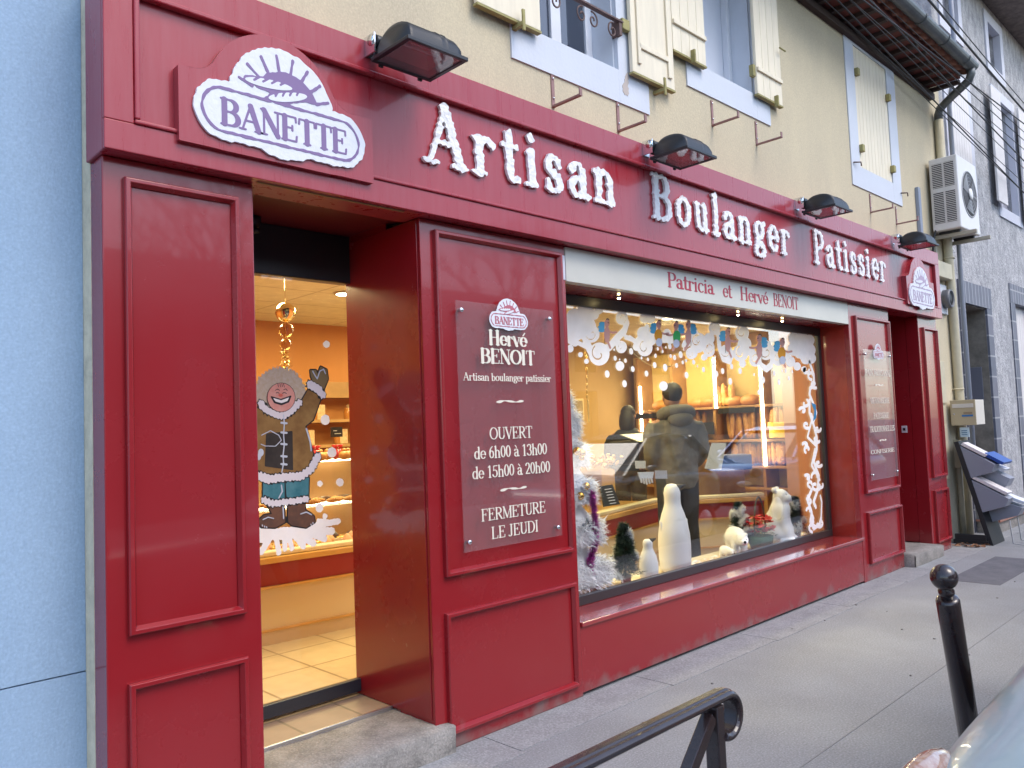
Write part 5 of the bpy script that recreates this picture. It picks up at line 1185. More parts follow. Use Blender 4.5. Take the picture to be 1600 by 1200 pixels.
# ================================================================== INSIDE THE SHOP
ZF, ZC = .20, 2.775
struct(MB().box(1.0, 9.75, .70, 4.05, ZF-.1, ZF).build('shop_floor', tile_mat('beige_floor_tiles', (0.55, 0.42, 0.26), (0.58, 0.45, 0.29), (0.30, 0.21, 0.12), 1, .42, .42, .008, rough=.35, bump=.1, axis='xy', off=0, coat=.3)))
struct(MB().box(X3, X4+.05, .36, .70, ZF-.1, ZF-.001).build('shop_floor_front', MATS['beige_floor_tiles']))
CEILM = tile_mat('cream_ceiling_panels', (0.76, 0.70, 0.52), (0.76, 0.70, 0.52), (0.5, 0.42, 0.28), 1, 1.1, .6, .008, rough=.8, bump=.1, axis='xy', off=0)
q = MB(); q.box(1.0, 9.75, .72, 4.05, ZC, ZC+.2); q.box(X3, X4+.05, .37, .72, ZC, ZC+.2); q.box(X3-.05, X4+.05, .338, .37, 2.50, ZC+.2); struct(q.build('shop_ceiling', CEILM))
ORW = mat('warm_orange_wall', (0.60, 0.25, 0.075), 0.75, var=0.12, vscale=1.2)
GOLDW = mat('golden_tan_wall', (0.44, 0.27, 0.10), 0.75, var=0.15, vscale=1.2)
q = MB(); q.box(1.0, 5.8, 4.05, 4.2, 0, ZC+.2); struct(q.build('shop_back_wall', ORW)); struct(MB().box(5.8, 9.75, 4.05, 4.2, 0, ZC+.2).build('shop_back_wall', GOLDW))
q = MB(); q.box(.98, 1.10, .70, 4.05, 0, ZC+.2); struct(q.build('shop_side_wall', ORW))
q = MB(); q.box(9.62, 9.76, .80, 4.05, 0, ZC+.2); q.box(8.0, 9.76, .68, .80, 0, ZC+.2); struct(q.build('shop_end_wall', GOLDW))
SALM = mat('salmon_wall', (0.60, 0.30, 0.17), 0.75)
q = MB(); q.box(7.88, 8.0, .50, .80, 0, ZC+.2); q.box(X4-.001, 8.0, .37, .50, 0, ZC+.2); struct(q.build('shop_window_cheek', SALM))
q = MB(); q.box(X2+.01, X3-.001, .301, .72, 0, ZC+.2); struct(q.build('shop_inner_pier', SALM))
# window platform
wp = MB().box(X3+.01, 7.87, .362, .72, ZF, .437).build('display_platform', mat('cream_cloth', (0.70, 0.62, 0.46), 0.9, var=0.2, vscale=4, bump=.3, bscale=12), None, bevel=.01); tag(wp, 'cream covered platform inside the display window carrying the winter animals', 'platform')
ZP = .438
sw = MB(); rr = random.Random(11)
for _ in range(150):
    x_ = rr.choice((rr.uniform(3.9, 4.4), rr.uniform(5.3, 6.3), rr.uniform(6.2, 7.7))); sw.ball((x_, rr.uniform(.37, .6), ZP), (rr.uniform(.01, .045), rr.uniform(.01, .03), rr.uniform(.004, .016)), 7)
so_ = sw.build('fake_snow', POLY); so_['kind'] = 'stuff'; tag(so_, 'loose white fake snow strewn along the window platform', 'snow')
# penguins
def penguin(x, y, h, d, label):
    t_ = thing('snow_penguin', label, 'penguin figure', (x, y, ZP)); r = d/2
    q = MB(); prf = [(r*.72, 0), (r*.92, h*.02), (r*.98, h*.15), (r*1.0, h*.30), (r*.97, h*.42), (r*.86, h*.55), (r*.70, h*.66), (r*.56, h*.73), (r*.50, h*.78), (r*.50, h*.84), (r*.52, h*.89), (r*.46, h*.95), (r*.30, h*.99), (r*.05, h)]
    q.lathe(prf, (x, y, ZP), 26); q.build('body', POLY, t_)
    for s_ in (-1, 1):
        q = MB(); c_ = Vector((x+s_*r*.86*.70, y-s_*r*.6*.70, ZP+h*.36)); q.ball(c_, (r*.12, r*.22, h*.24), 18, rot=Matrix.Rotation(s_*.18, 3, 'Y')@Matrix.Rotation(R(-40), 3, 'Z')); q.build('flipper', POLY, t_)
    d_ = Vector((.72, -.64, .34)).normalized()
    q = MB(); q.lathe([(r*.30, 0), (r*.22, r*.20), (r*.05, r*.66)], Vector((x, y, ZP+h*.925))+d_*r*.30, 12, axis=d_); q.build('beak', mat('dark_beak', (0.03, 0.028, 0.03), 0.5), t_)
    for s_ in (-1, 1):
        e_ = Vector((.35, -.8 if s_ < 0 else .5, .25)).normalized(); q = MB(); q.ball(Vector((x, y, ZP+h*.91))+e_*r*.5, r*.075, 8); q.build('eye', NEARBLK, t_, split=True)
penguin(5.285, .46, .69, .255, 'tall white toy penguin in the middle of the shop window')
penguin(4.92, .45, .30, .145, 'small white toy penguin left of the tall penguin')
def bear_blob(name, parent, balls, vox):
    mb_ = bpy.data.metaballs.new(name); o = bpy.data.objects.new(name+'_meta', mb_); COL.objects.link(o); mb_.resolution = vox; mb_.render_resolution = vox; mb_.threshold = .35
    for c_, r_ in balls:
        e = mb_.elements.new(type='ELLIPSOID'); e.co = c_; mr = max(r_); e.radius = mr*1.55; e.size_x, e.size_y, e.size_z = (k/mr for k in r_)
    bpy.context.view_layer.update(); dg = bpy.context.evaluated_depsgraph_get(); me = bpy.data.meshes.new_from_object(o.evaluated_get(dg)); me.name = name
    org = ORG[parent]; me.transform(Matrix.Translation(-org)); bpy.data.objects.remove(o); bpy.data.metaballs.remove(mb_)
    for p in me.polygons: p.use_smooth = True
    me.materials.clear(); me.materials.append(POLY); ob = bpy.data.objects.new(name, me); COL.objects.link(ob); ob.parent = parent; ORG[ob] = org; return ob
def bear(x, y, pose, sc, hd, label):
    """local frame: u = facing direction, built along u"""
    t_ = thing('polar_bear', label, 'bear figure', (x, y, ZP)); U_ = Vector((math.cos(hd), math.sin(hd), 0)); V_ = Vector((-math.sin(hd), math.cos(hd), 0))
    def L(a, b, c): return Vector((x, y, ZP))+(U_*a+V_*b)*sc+Vector((0, 0, c*sc))
    if pose == 'sit':
        B = [((-.02, 0, .30), (.20, .20, .24)), ((0, 0, .14), (.24, .25, .15)), ((.06, 0, .55), (.15, .15, .18)), ((.08, 0, .76), (.12, .12, .12)), ((.19, 0, .73), (.08, .065, .06)), ((.12, .12, .38), (.07, .06, .2)), ((.12, -.12, .38), (.07, .06, .2)), ((.22, .11, .06), (.09, .07, .07)), ((.22, -.11, .06), (.09, .07, .07)), ((.0, .10, .87), (.04, .04, .045)), ((.0, -.10, .87), (.04, .04, .045)), ((.16, .13, .2), (.06, .06, .14)), ((.16, -.13, .2), (.06, .06, .14))]
        ey = [(.175, .055, .80), (.175, -.055, .80)]; ns_ = (.265, 0, .745)
    else:
        B = [((-.10, 0, .36), (.30, .17, .17)), ((.12, 0, .38), (.17, .16, .17)), ((-.26, 0, .36), (.16, .17, .18)), ((.32, 0, .36), (.13, .12, .12)), ((.44, 0, .36), (.12, .115, .11)), ((.55, 0, .325), (.085, .065, .055)), ((.40, .09, .46), (.035, .035, .04)), ((.40, -.09, .46), (.035, .035, .04))]
        for a, b in ((.16, .10), (.20, -.10), (-.30, .10), (-.26, -.10)): B += [((a, b, .20), (.075, .07, .14)), ((a+.01, b, .07), (.08, .072, .075))]
        ey = [(.535, .052, .385), (.535, -.052, .385)]; ns_ = (.635, 0, .345)
    bear_blob('body', t_, [(L(*c_), tuple(k*sc for k in (r_ if pose == 'sit' else r_))) for c_, r_ in B], .016)
    q = MB()
    for e_ in ey: q.ball(L(*e_), .012*sc+.002, 8)
    q.build('eye', NEARBLK, t_, split=True); MB().ball(L(*ns_), .03*sc, 10).build('nose', NEARBLK, t_)
bear(6.98, .47, 'sit', .58, R(-75), 'sitting white polar bear at the right of the shop window')
bear(6.24, .47, 'stand', .42, R(-135), 'small standing polar bear between the tall penguin and the flower basket')
bear(5.98, .42, 'stand', .20, R(-120), 'tiny polar bear cub at the feet of the standing bear')
# trees in the window
def needles(q, c, r0, h, n, ln, rr, droop=.25, w=.0025):
    for _ in range(n):
        f_ = rr.random()**.75; z_ = f_*h; r_ = r0*(1-f_)**.85+.01; a_ = rr.uniform(0, 6.28); rad = r_*rr.uniform(.35, 1.0)*(.80+.26*math.sin(a_*5+z_*55)+.12*math.sin(a_*3-z_*90))
        p = Vector((c[0]+rad*math.cos(a_), c[1]+rad*math.sin(a_), c[2]+z_)); d = Vector((math.cos(a_)+rr.uniform(-.7, .7), math.sin(a_)+rr.uniform(-.7, .7), rr.uniform(-.6, .7))).normalized()*ln*rr.uniform(.6, 1.2); s_ = d.cross(Vector((rr.uniform(-1, 1), rr.uniform(-1, 1), 1))).normalized()*w
        q.add([p-s_, p+s_, p+d], [(0, 1, 2)])
def minitree(x, y, h, r, label, green, tip, npot=True, seed=1, n=1500, white=.4):
    t_ = thing('christmas_tree', label, 'christmas tree', (x, y, ZP)); rr = random.Random(seed)
    MB().lathe([(r*.32, 0), (r*.42, h*.16), (r*.38, h*.16)], (x, y, ZP), 16).build('pot', mat('brown_pot', (0.12, 0.055, 0.04), 0.6), t_)
    MB().tube([(x, y, ZP+h*.1), (x, y, ZP+h*.97)], [.010, .003], 6).build('trunk', mat('bark', (0.10, 0.085, 0.07), 0.9), t_)
    q = MB(); needles(q, (x, y, ZP+h*.17), r, h*.83, n*3, .04, rr, w=.0035); q.build('branches', green, t_, fix=False)
    if white:
        q = MB()
        for k in range(7):
            a0_ = rr.uniform(0, 6.28); zz = h*(.22+.1*k)
            for _ in range(int(n*white/1.2)):
                a_ = a0_+rr.uniform(0, 1.7); rad = r*1.12*(1-(zz/h-.17)/.83)**.85*rr.uniform(.85, 1.1)+.012; p = Vector((x+rad*math.cos(a_), y+rad*math.sin(a_), ZP+zz+.03*math.sin(a_*3)+rr.uniform(-.01, .01))); d = Vector((rr.uniform(-1, 1), rr.uniform(-1, 1), rr.uniform(-1, 1))).normalized()*.038; s_ = d.cross(Vector((.3, .5, 1))).normalized()*.0055
                q.add([p-s_, p+s_, p+d], [(0, 1, 2)])
        q.build('tinsel', tip, t_, fix=False)
    return t_
NEED = mat('dark_fir_needles', (0.025, 0.055, 0.03), 0.7); TINW = mat('white_tinsel', (0.88, 0.89, 0.90), 0.5); translucent(TINW, .45, (.9, .9, .9)); TINP = mat('purple_tinsel', (0.55, 0.045, 0.40), 0.3, metal=.2)
minitree(4.66, .47, .44, .105, 'small dark fir tree with white tinsel left of the small penguin', NEED, TINW, seed=2, n=2200, white=.7)
minitree(6.52, .60, .42, .10, 'small frosted fir tree behind the flower basket', NEED, TINW, seed=3, n=1800, white=.8)
minitree(7.36, .47, .40, .09, 'small dark potted fir in the right corner of the window', mat('dull_fir_needles', (0.03, 0.04, 0.022), 0.8), TINW, seed=4, n=1700, white=.15)
wt = thing('christmas_tree', 'tall fluffy white christmas tree with purple tinsel at the left edge of the window', 'christmas tree', (4.12, .52, ZP)); rr = random.Random(21)
FLUF = mat('white_fluff', (0.92, 0.92, 0.94), 0.8); translucent(FLUF, .22, (0.95, 0.95, 0.96))
q = MB(); bc = [(4.12, .52)]
tiers = [(.12, .37), (.40, .32), (.68, .26), (.94, .20), (1.16, .14), (1.3, .08)]
for zz, rd in tiers:
    for _ in range(int(15000*rd)):
        a_ = rr.uniform(0, 6.28); rad = rd*math.sqrt(rr.uniform(.15, 1)); p = Vector((4.14+rad*math.cos(a_), .55+rad*.62*math.sin(a_), ZP+zz+.10*(1-rad/rd)+rr.uniform(-.06, .10))); d = Vector((math.cos(a_)*.7+rr.uniform(-.7, .7), math.sin(a_)*.7+rr.uniform(-.7, .7), rr.uniform(-.9, .5))).normalized()*rr.uniform(.03, .07); s_ = d.cross(Vector((rr.uniform(-1, 1), rr.uniform(-1, 1), 1))).normalized()*.0055
        q.add([p-s_, p+s_, p+d], [(0, 1, 2)])
for zz, rd in tiers: q.lathe([(rd*.85, zz-.05), (rd*.97, zz), (rd*.62, zz+.14), (rd*.25, zz+.26)], (4.14, .55, ZP), 22, sy=.62)
q.build('branches', FLUF, wt, fix=False)
MB().tube([(4.12, .55, ZP), (4.12, .55, ZP+1.4)], [.03, .008], 8).build('trunk', FLUF, wt)
q = MB(); pth = [gp(p[0], p[1], .37) for p in ((926, 770), (929, 800), (931, 830), (930, 850), (924, 870), (922, 890), (928, 905), (934, 915))]
for a, b in zip(pth[:-1], pth[1:]):
    for _ in range(900):
        f_ = rr.random(); p = Vector((a[0]+(b[0]-a[0])*f_, .375, a[1]+(b[1]-a[1])*f_)); d = Vector((rr.uniform(-1, 1), rr.uniform(-1, .6), rr.uniform(-1, 1))).normalized()*rr.uniform(.02, .046); s_ = d.cross(Vector((rr.uniform(-1, 1), rr.uniform(-1, 1), 1))).normalized()*.004
        q.add([p-s_, p+s_, p+d], [(0, 1, 2)])
q.build('tinsel', TINP, wt, fix=False)
q = MB()
for px, py, r_ in ((905, 708, .03), (905, 715, .022), (912, 760, .03), (903, 775, .03), (898, 705, .03)): p = gp(px, py, .42); q.ball((p[0], .40, p[1]), r_, 14)
q.build('gold_bauble', mat('gold_bauble', (0.75, 0.45, 0.10), 0.15, metal=1), wt, split=True)
st = MB(); c_ = gp(916, 822, .385); pts = [(c_[0]+(.055 if i % 2 == 0 else .023)*math.sin(R(36*i)), c_[1]+(.055 if i % 2 == 0 else .023)*math.cos(R(36*i))) for i in range(10)]
st.tube([(p[0], .375, p[1]) for p in pts]+[(pts[0][0], .375, pts[0][1])], .006, 5); st.build('wire_star', mat('dark_silver', (0.2, 0.23, 0.27), 0.4, metal=.6), wt)
gp_ = MB(); rr = random.Random(5)
for _ in range(260):
    p = gp(rr.uniform(922, 940), 925, .39); b_ = Vector((p[0], .38+rr.uniform(-.01, .04), ZP)); d = Vector((rr.uniform(-.25, .25), rr.uniform(-.25, .1), 1)).normalized()*rr.uniform(.06, .12); gp_.add([b_-Vector((.002, 0, 0)), b_+Vector((.002, 0, 0)), b_+d], [(0, 1, 2)])
g_ = gp_.build('grass_tuft', mat('yellow_green_blades', (0.20, 0.24, 0.05), 0.7), None, fix=False); tag(g_, 'tuft of green decorative grass under the purple tinsel', 'grass tuft')
bk = thing('flower_basket', 'green basket of red flowers with a tall hoop handle between the two bears', 'flower basket', (6.60, .45, ZP))
MB().lathe([(.085, 0), (.105, .06), (.115, .125), (.10, .12)], (6.60, .44, ZP+.0), 20).build('basket', mat('dark_green_basket', (0.03, 0.10, 0.06), 0.6, bump=.8, bscale=60), bk)
q = MB(); rr = random.Random(8)
for _ in range(60):
    c_ = Vector((6.60+rr.uniform(-.15, .15), .45+rr.uniform(-.09, .09), ZP+.15+rr.uniform(0, .14)))
    for k in range(5):
        a_ = k*1.256+rr.random(); d = Vector((math.cos(a_), math.sin(a_), rr.uniform(-.2, .6)))*.040; s_ = Vector((-math.sin(a_), math.cos(a_), .3))*.017; q.add([c_, c_+d*.6+s_, c_+d, c_+d*.6-s_], [(0, 1, 2, 3)])
q.build('flowers', mat('red_petals', (0.55, 0.01, 0.02), 0.5), bk, fix=False)
q = MB(); needles(q, (6.60, .44, ZP+.12), .12, .10, 260, .05, rr, w=.005); q.build('foliage', mat('flower_leaves', (0.04, 0.09, 0.03), 0.6), bk, fix=False)
MB().tube([(6.60+.10*math.cos(R(a)), .44, ZP+.14+.33*math.sin(R(a))) for a in range(0, 181, 12)], .008, 8).build('handle', mat('cane', (0.07, 0.05, 0.03), 0.6), bk)
# hanging baubles
GOLD = mat('gold_disc', (0.80, 0.52, 0.16), 0.25, metal=.7)
hb = thing('bauble_string', 'hanging string of gold discs shrinking downwards behind the left side of the window', 'garland', (4.35, .5, 1.66))
for py, r_ in ((563, .040), (580, .036), (592, .032), (603, .025), (611, .023), (619, .019)):
    p = gp(916.5, py, .5); MB().lathe([(.002, -.006), (r_*.8, -.005), (r_, 0), (r_*.8, .005), (.002, .006)], (p[0], .5, p[1]), 18, axis=(.7, -.7, 0)).build('disc', GOLD, hb)
q = MB()
for i in range(18): p = gp(918+i*.1, 626+i*1.9, .5); q.ball((p[0], .5, p[1]), .008, 8)
q.tube([(4.35, .5, 2.49), (4.35, .5, 1.66)], .002, 5); q.build('thread_beads', GOLD, hb)
db = thing('bauble_string', 'shiny mirror bauble with gold heart string hanging behind the glass door', 'garland', (2.38, 1.2, 2.1))
MIR = mat('mirror_gold', (0.85, 0.70, 0.42), 0.06, metal=1)
for px, py, r_ in ((446, 488, .062), (447, 516, .045), (446, 538, .035)):
    p = aty(px, py, 1.2); MB().ball(p, r_, 20).build('bauble', MIR if r_ > .05 else glass_mat('gold_glass', tint=(.85, .7, .4), boost=1.4), db)
q = MB(); p0 = aty(446, 538, 1.2)
q.tube([(aty(446, 465, 1.2).x, 1.2, 2.77), (p0.x, 1.2, p0.z)], .002, 5)
rr = random.Random(4)
for _ in range(70): p = aty(446+rr.uniform(-4, 4), rr.uniform(548, 582), 1.2); d = Vector((rr.uniform(-1, 1), rr.uniform(-1, 1), rr.uniform(-1, 1)))*.03; q.add([p, p+d, p+d.cross(Vector((0, .4, 1)))*.5], [(0, 1, 2)])
q.build('tinsel_thread', MIR, db, fix=False)
fl_ = MB(); P = []
for i in range(21):
    f_ = i/20; p = aty(978+97*f_, 541+22*f_+22*math.sin(math.pi*min(1, f_*1.05)), .55); P.append(p)
fl_.tube(P, .004, 5)
sl_ = tag(fl_.build('fairy_lights', mat('gold_wire', (0.6, 0.42, 0.15), 0.4)), 'sagging string of gold fairy lights under the painted clouds', 'fairy lights')
# counters
WOODC = mat('honey_wood_edge', (0.62, 0.34, 0.09), 0.3, coat=.4, var=0.2, vscale=6); CREAMC = mat('cream_counter_panel', (0.66, 0.52, 0.30), 0.5); REDC = mat('counter_red', (0.30, 0.02, 0.022), 0.35)
def counter(pa, pb, label, gh_=.62, dep=.75):
    a, b = Vector((*pa, 0)), Vector((*pb, 0)); d = (b-a); L = d.length; d.normalize(); n = Vector((-d.y, d.x, 0)); 
    if n.y < 0: n = -n
    t_ = thing('display_counter', label, 'counter', (a.x, a.y, ZF))
    def ob(q, s0, s1, o0, o1, z0, z1): return q.obox(a+d*((s0+s1)/2)+n*((o0+o1)/2)+Vector((0, 0, (z0+z1)/2)), d*((s1-s0)/2), n*((o1-o0)/2), Vector((0, 0, (z1-z0)/2)))
    ob(MB(), 0, L, .04, dep, ZF, ZF+.40).build('base_panel', CREAMC, t_); ob(MB(), 0, L, .02, dep-.01, ZF+.09, ZF+.105).build('skirting_strip', WOODC, t_)
    ob(MB(), 0, L, .0, .039, ZF+.385, ZF+.40).build('wood_strip', WOODC, t_); ob(MB(), 0, L, .02, dep, ZF+.401, ZF+.555).build('red_band', REDC, t_)
    ob(MB(), 0, L, -.03, dep, ZF+.556, ZF+.60).build('wood_ledge', WOODC, t_, bevel=.008); ob(MB(), 0, L, .0, .10, ZF+.601, ZF+.635).build('cream_ledge', mat('cream_ledge', (0.75, 0.66, 0.44), .4), t_, bevel=.008)
    ob(MB(), .02, L-.02, .05, .056, ZF+.636, ZF+.60+gh_).build('front_glass', CASEG, t_)
    ob(MB(), 0, L, .05, .45, ZF+.60+gh_, ZF+.612+gh_).build('top_shelf', CASEG, t_)
    q = MB(); ob(q, 0, L, .30, .60, ZF+.601+gh_*.45, ZF+.612+gh_*.45); q.build('glass_shelf', CASEG, t_); ob(MB(), 0, L, dep-.05, dep, ZF+.601, ZF+.60+gh_).build('back_panel', mat('brown_case_back', (0.26, 0.14, 0.055), .5), t_)
    if gh_ > .5:
        q = MB()
        for zz in (ZF+.595+gh_, ZF+.595+gh_*.45): q.tube([a+d*.05+n*.62+Vector((0, 0, zz)), a+d*(L-.05)+n*.62+Vector((0, 0, zz))], .009, 8)
        q.build('case_lamp', emit_mat('case_lamp_glow', (1, .84, .5), 9), t_, split=True)
    return (a, d, n, L)
cA = counter((1.35, 2.0), (3.6, 1.83), 'long glass pastry counter with red band behind the glass door', .62)
cB = counter((5.15, 1.30), (6.85, 1.66), 'wood edged bakery counter seen behind the tall penguin', .40)
cC = counter((6.9, 1.60), (7.75, 1.0), 'angled bakery counter behind the sitting bear', .35, .5)
# pastries
PAS = mat('baked_crust', (0.55, 0.26, 0.07), 0.5, var=0.6, vscale=35, vcol=(0.30, 0.11, 0.03)); CHOC = mat('chocolate', (0.07, 0.028, 0.015), 0.3); PINKC = mat('peach_cream', (0.70, 0.36, 0.20), 0.5)
def proto(name, m, build):
    q = MB(); build(q); return q.build(name, m)
def lay(name, m, build, cnt, label, cat, group, z, s0, s1, off, c=cA, rot=True, jitter=.01):
    a, d, n, L = c; first = None; rr = random.Random(len(name)*7+cnt)
    for i in range(cnt):
        row = i % 2; p = a+d*(s0+(s1-s0)*(i+.5)/cnt)+n*(off+row*.10)+Vector((rr.uniform(-jitter, jitter), rr.uniform(-jitter, jitter), z))
        if first is None: first = proto(name, m, build); o = first
        else: o = first.copy(); COL.objects.link(o)
        o.location = p; o.rotation_euler = (0, 0, math.atan2(d.y, d.x)+rr.uniform(-.3, .3)); tag(o, label, cat, group)
def croissant(q): 
    for i in range(7):
        a = R(-70+i*23); q.ball((.055*math.sin(a), .05*math.cos(a)-.03, .022), (.022-.003*abs(i-3), .026-.003*abs(i-3), .024-.004*abs(i-3)), 8)
lay('croissant', PAS, croissant, 26, 'golden croissant on the upper glass shelf of the pastry counter', 'croissant', 'croissants on the glass shelf', ZF+.613+.62*.45, .05, 2.2, .36)
lay('brioche', PAS, lambda q: (q.ball((0, 0, .03), (.045, .045, .035), 10), q.ball((0, 0, .065), .02, 8)), 24, 'round golden brioche on top of the pastry counter', 'brioche', 'brioches on the counter top', ZF+.613+.62, .05, 2.2, .12)
lay('cream_cake', PINKC, lambda q: (q.lathe([(.038, 0), (.04, .03), (.035, .04), (.02, .06), (.005, .075)], (0, 0, 0), 10),), 26, 'small peach cream cake in the bottom of the pastry counter', 'cake', 'cream cakes in the counter', ZF+.602, .05, 2.2, .14)
lay('chocolate_cake', CHOC, lambda q: (q.lathe([(.04, 0), (.042, .03), (.02, .055), (.004, .062)], (0, 0, 0), 10),), 22, 'round chocolate cake in the pastry counter behind the peach cakes', 'cake', 'chocolate cakes in the counter', ZF+.602, .1, 2.2, .36)
lay('price_card', mat('cream_card', (0.75, 0.70, 0.58), .6), lambda q: q.box(-.03, .03, -.002, .002, 0, .04), 9, 'little cream price card standing in the pastry counter', 'price card', 'price cards in the pastry counter', ZF+.602, .1, 2.2, .08, jitter=.004)
lay('eclair', CHOC, lambda q: q.ball((0, 0, .02), (.065, .022, .022), 10), 22, 'glossy chocolate eclair on the upper glass shelf of the pastry counter', 'eclair', 'eclairs on the glass shelf', ZF+.613+.62*.45, .05, 2.2, .52)
lay('fruit_tart', mat('yellow_glaze', (0.75, 0.45, 0.06), .2, coat=.8), lambda q: q.lathe([(.035, 0), (.045, .022), (.04, .03), (.005, .034)], (0, 0, 0), 12), 24, 'round glazed fruit tart in the bottom of the pastry counter', 'tart', 'glazed tarts in the counter', ZF+.602, .05, 2.2, .24)
lay('sweet_box', mat('red_sweet_wrap', (0.5, 0.02, 0.03), 0.2, coat=.8), lambda q: (q.ball((0, 0, .04), (.05, .04, .045), 10, jit=.12), q.lathe([(.01, 0), (.03, .03)], (0, 0, .08), 8)), 10, 'red wrapped sweet bag standing at the back of the counter top', 'sweet bag', 'red sweet bags on the counter', ZF+.613+.62, 1.3, 2.2, .26)
pc = aty(537, 675, 1.9)
ps = MB().box(pc.x-.05, pc.x+.05, 1.995, 2.003, pc.z-.035, pc.z+.04).build('price_slate', NEARBLK, None); tag(ps, 'small black chalk price slate on the pastry counter beside the painted coat', 'price slate')
MB().box(pc.x-.03, pc.x+.0, 1.992, 1.9945, pc.z+.01, pc.z+.015).box(pc.x-.02, pc.x+.035, 1.992, 1.9945, pc.z-.012, pc.z-.007).build('chalk', WHITEB, ps)
# items on the window counter
bb = aty(953, 774, 1.28)
q = MB(); P = [aty(p[0], p[1], 1.27) for p in ((938, 760), (957, 757), (969, 788), (944, 792))]; q.add(P+[p+Vector((0, .012, 0)) for p in P], [(0, 1, 2, 3), (7, 6, 5, 4), (0, 4, 5, 1), (1, 5, 6, 2), (2, 6, 7, 3), (3, 7, 4, 0)]); sb = tag(q.build('chalk_board', mat('slate', (0.03, 0.034, 0.036), 0.7)), 'small slate with chalk writing leaning on the counter by the white tree', 'chalkboard')
q = MB()
for k in range(6): pa_ = aty(945+k*1.6, 765+k*4.4, 1.262); pb_ = aty(955+k*1.5, 763.5+k*4.4, 1.262); q.bar(pa_, pb_, .004, .006)
q.build('chalk', WHITEB, sb)
q = MB(); q.obox((6.3, 1.56, 1.34), Vector((.26, .05, 0)), Vector((-.03, .15, 0)), Vector((0, 0, .11))); q.obox((6.3, 1.50, 1.47), Vector((.24, .05, 0)), Vector((-.03, .10, .04)), Vector((0, 0, .012)))
tag(q.build('cash_register', mat('till_black', (0.015, 0.018, 0.024), 0.35), None, bevel=.01), 'dark cash register on the counter left of the man', 'cash register')
MB_ = MB(); rr = random.Random(2)
for _ in range(40): MB_.ball((5.75+rr.uniform(-.16, .16), 1.50+rr.uniform(-.08, .08), 1.24+rr.uniform(0, .10)), (.03, .02, .012), 8, rot=Matrix.Rotation(rr.uniform(0, 3), 3, 'X')@Matrix.Rotation(rr.uniform(0, 3), 3, 'Z'))
tag(MB_.build('pastry_bag', mat('gold_cellophane', (0.62, 0.36, 0.12), 0.25, coat=.6, var=.5, vscale=30)), 'gleaming bag of golden pastries on the counter left of the cash register', 'pastry bag')
q = MB(); q.obox((7.5, 1.25, 1.17), Vector((.17, -.12, 0)), Vector((.08, .1, 0)), Vector((0, 0, .08))); tag(q.build('weighing_scale', mat('scale_blue', (0.03, 0.07, 0.22), 0.4), None, bevel=.012), 'dark blue scale on the angled counter behind the sitting bear', 'scale')
# bread shelving on the end wall
SW = mat('shelf_wood', (0.42, 0.22, 0.08), 0.5, var=.3, vscale=4)
bs = thing('bread_shelves', 'wooden bread shelves with lit strips along the far end wall', 'shelf', (9.4, 2.7, ZF))
MB().box(9.56, 9.615, 1.42, 4.0, ZF, 2.6).build('back_panel', mat('amber_panel', (0.66, 0.47, 0.17), 0.6), bs)
for z_ in (.75, 1.02, 1.36, 1.80): MB().box(9.20, 9.559, 1.42, 4.0, z_-.03, z_).build('shelf', SW, bs, bevel=.004)
for y_ in (1.43, 1.78, 2.45, 3.10, 3.68): MB().box(9.22, 9.558, y_-.02, y_+.02, ZF, 2.55).build('upright', SW, bs)
TUBE = emit_mat('fluorescent_white', (1.0, .88, .66), 14)
for y_, z0_, z1_, l_ in ((3.62, 1.36, 2.15, 'upright glowing tube lamp left of the man'), (2.40, 1.78, 2.45, 'upright glowing tube lamp right of the man'), (1.74, 1.03, 2.35, 'upright glowing tube lamp at the far right of the bread shelves')):
    tag(MB().tube([(9.19, y_, z0_), (9.19, y_, z1_)], .017, 10).build('tube_lamp', TUBE), l_, 'tube lamp')
bp_ = MB(); prf = [(.004, 0), (.02, .03), (.032, .10), (.035, .25), (.032, .40), (.02, .47), (.004, .50)]
bp_.lathe(prf, (0, 0, 0), 10)
for k in range(5): bp_.ball((-.028, 0, .08+k*.085), (.012, .014, .035), 8)
first = None; rr = random.Random(6)
for ybase, z_, cnt, sc_ in ((3.60, 1.365, 9, .9), (3.2, 1.365, 7, .9), (3.55, 1.025, 14, .58), (2.85, 1.025, 8, .6), (1.72, 1.365, 5, .8), (1.72, 1.025, 6, .6), (2.42, 1.805, 5, .6), (2.32, 1.365, 8, .72), (2.05, 1.365, 7, .72), (2.3, 1.025, 8, .58), (2.0, 1.025, 7, .58), (2.9, 1.365, 5, .8)):
    for i in range(cnt):
        if first is None: first = bp_.build('baguette', mat('baguette_crust', (0.62, 0.33, 0.10), 0.6, var=.6, vscale=25, vcol=(0.36, 0.15, 0.04))); o = first
        else: o = first.copy(); COL.objects.link(o)
        o.location = (9.36+rr.uniform(-.03, .05), ybase-i*.045, z_); o.rotation_euler = (rr.uniform(-.08, .08), rr.uniform(-.02, .14), rr.uniform(0, 6)); o.scale = (1, 1, sc_*rr.uniform(.92, 1.05)); tag(o, 'golden baguette standing upright on the bread shelves', 'baguette', 'baguettes on the shelves')
lf = MB(); lf.ball((0, 0, .06), (.09, .15, .075), 14)
fl1 = None
for y_, z_ in ((2.25, 1.805), (2.0, 1.805), (3.4, 1.805), (2.8, 1.805), (2.62, 1.805), (1.6, 1.365), (2.7, 1.025), (3.3, 1.025)):
    if fl1 is None: fl1 = lf.build('round_loaf', PAS); o = fl1
    else: o = fl1.copy(); COL.objects.link(o)
    o.location = (9.37, y_, z_); tag(o, 'brown round loaf lying on the bread shelves', 'loaf', 'loaves on the shelves')
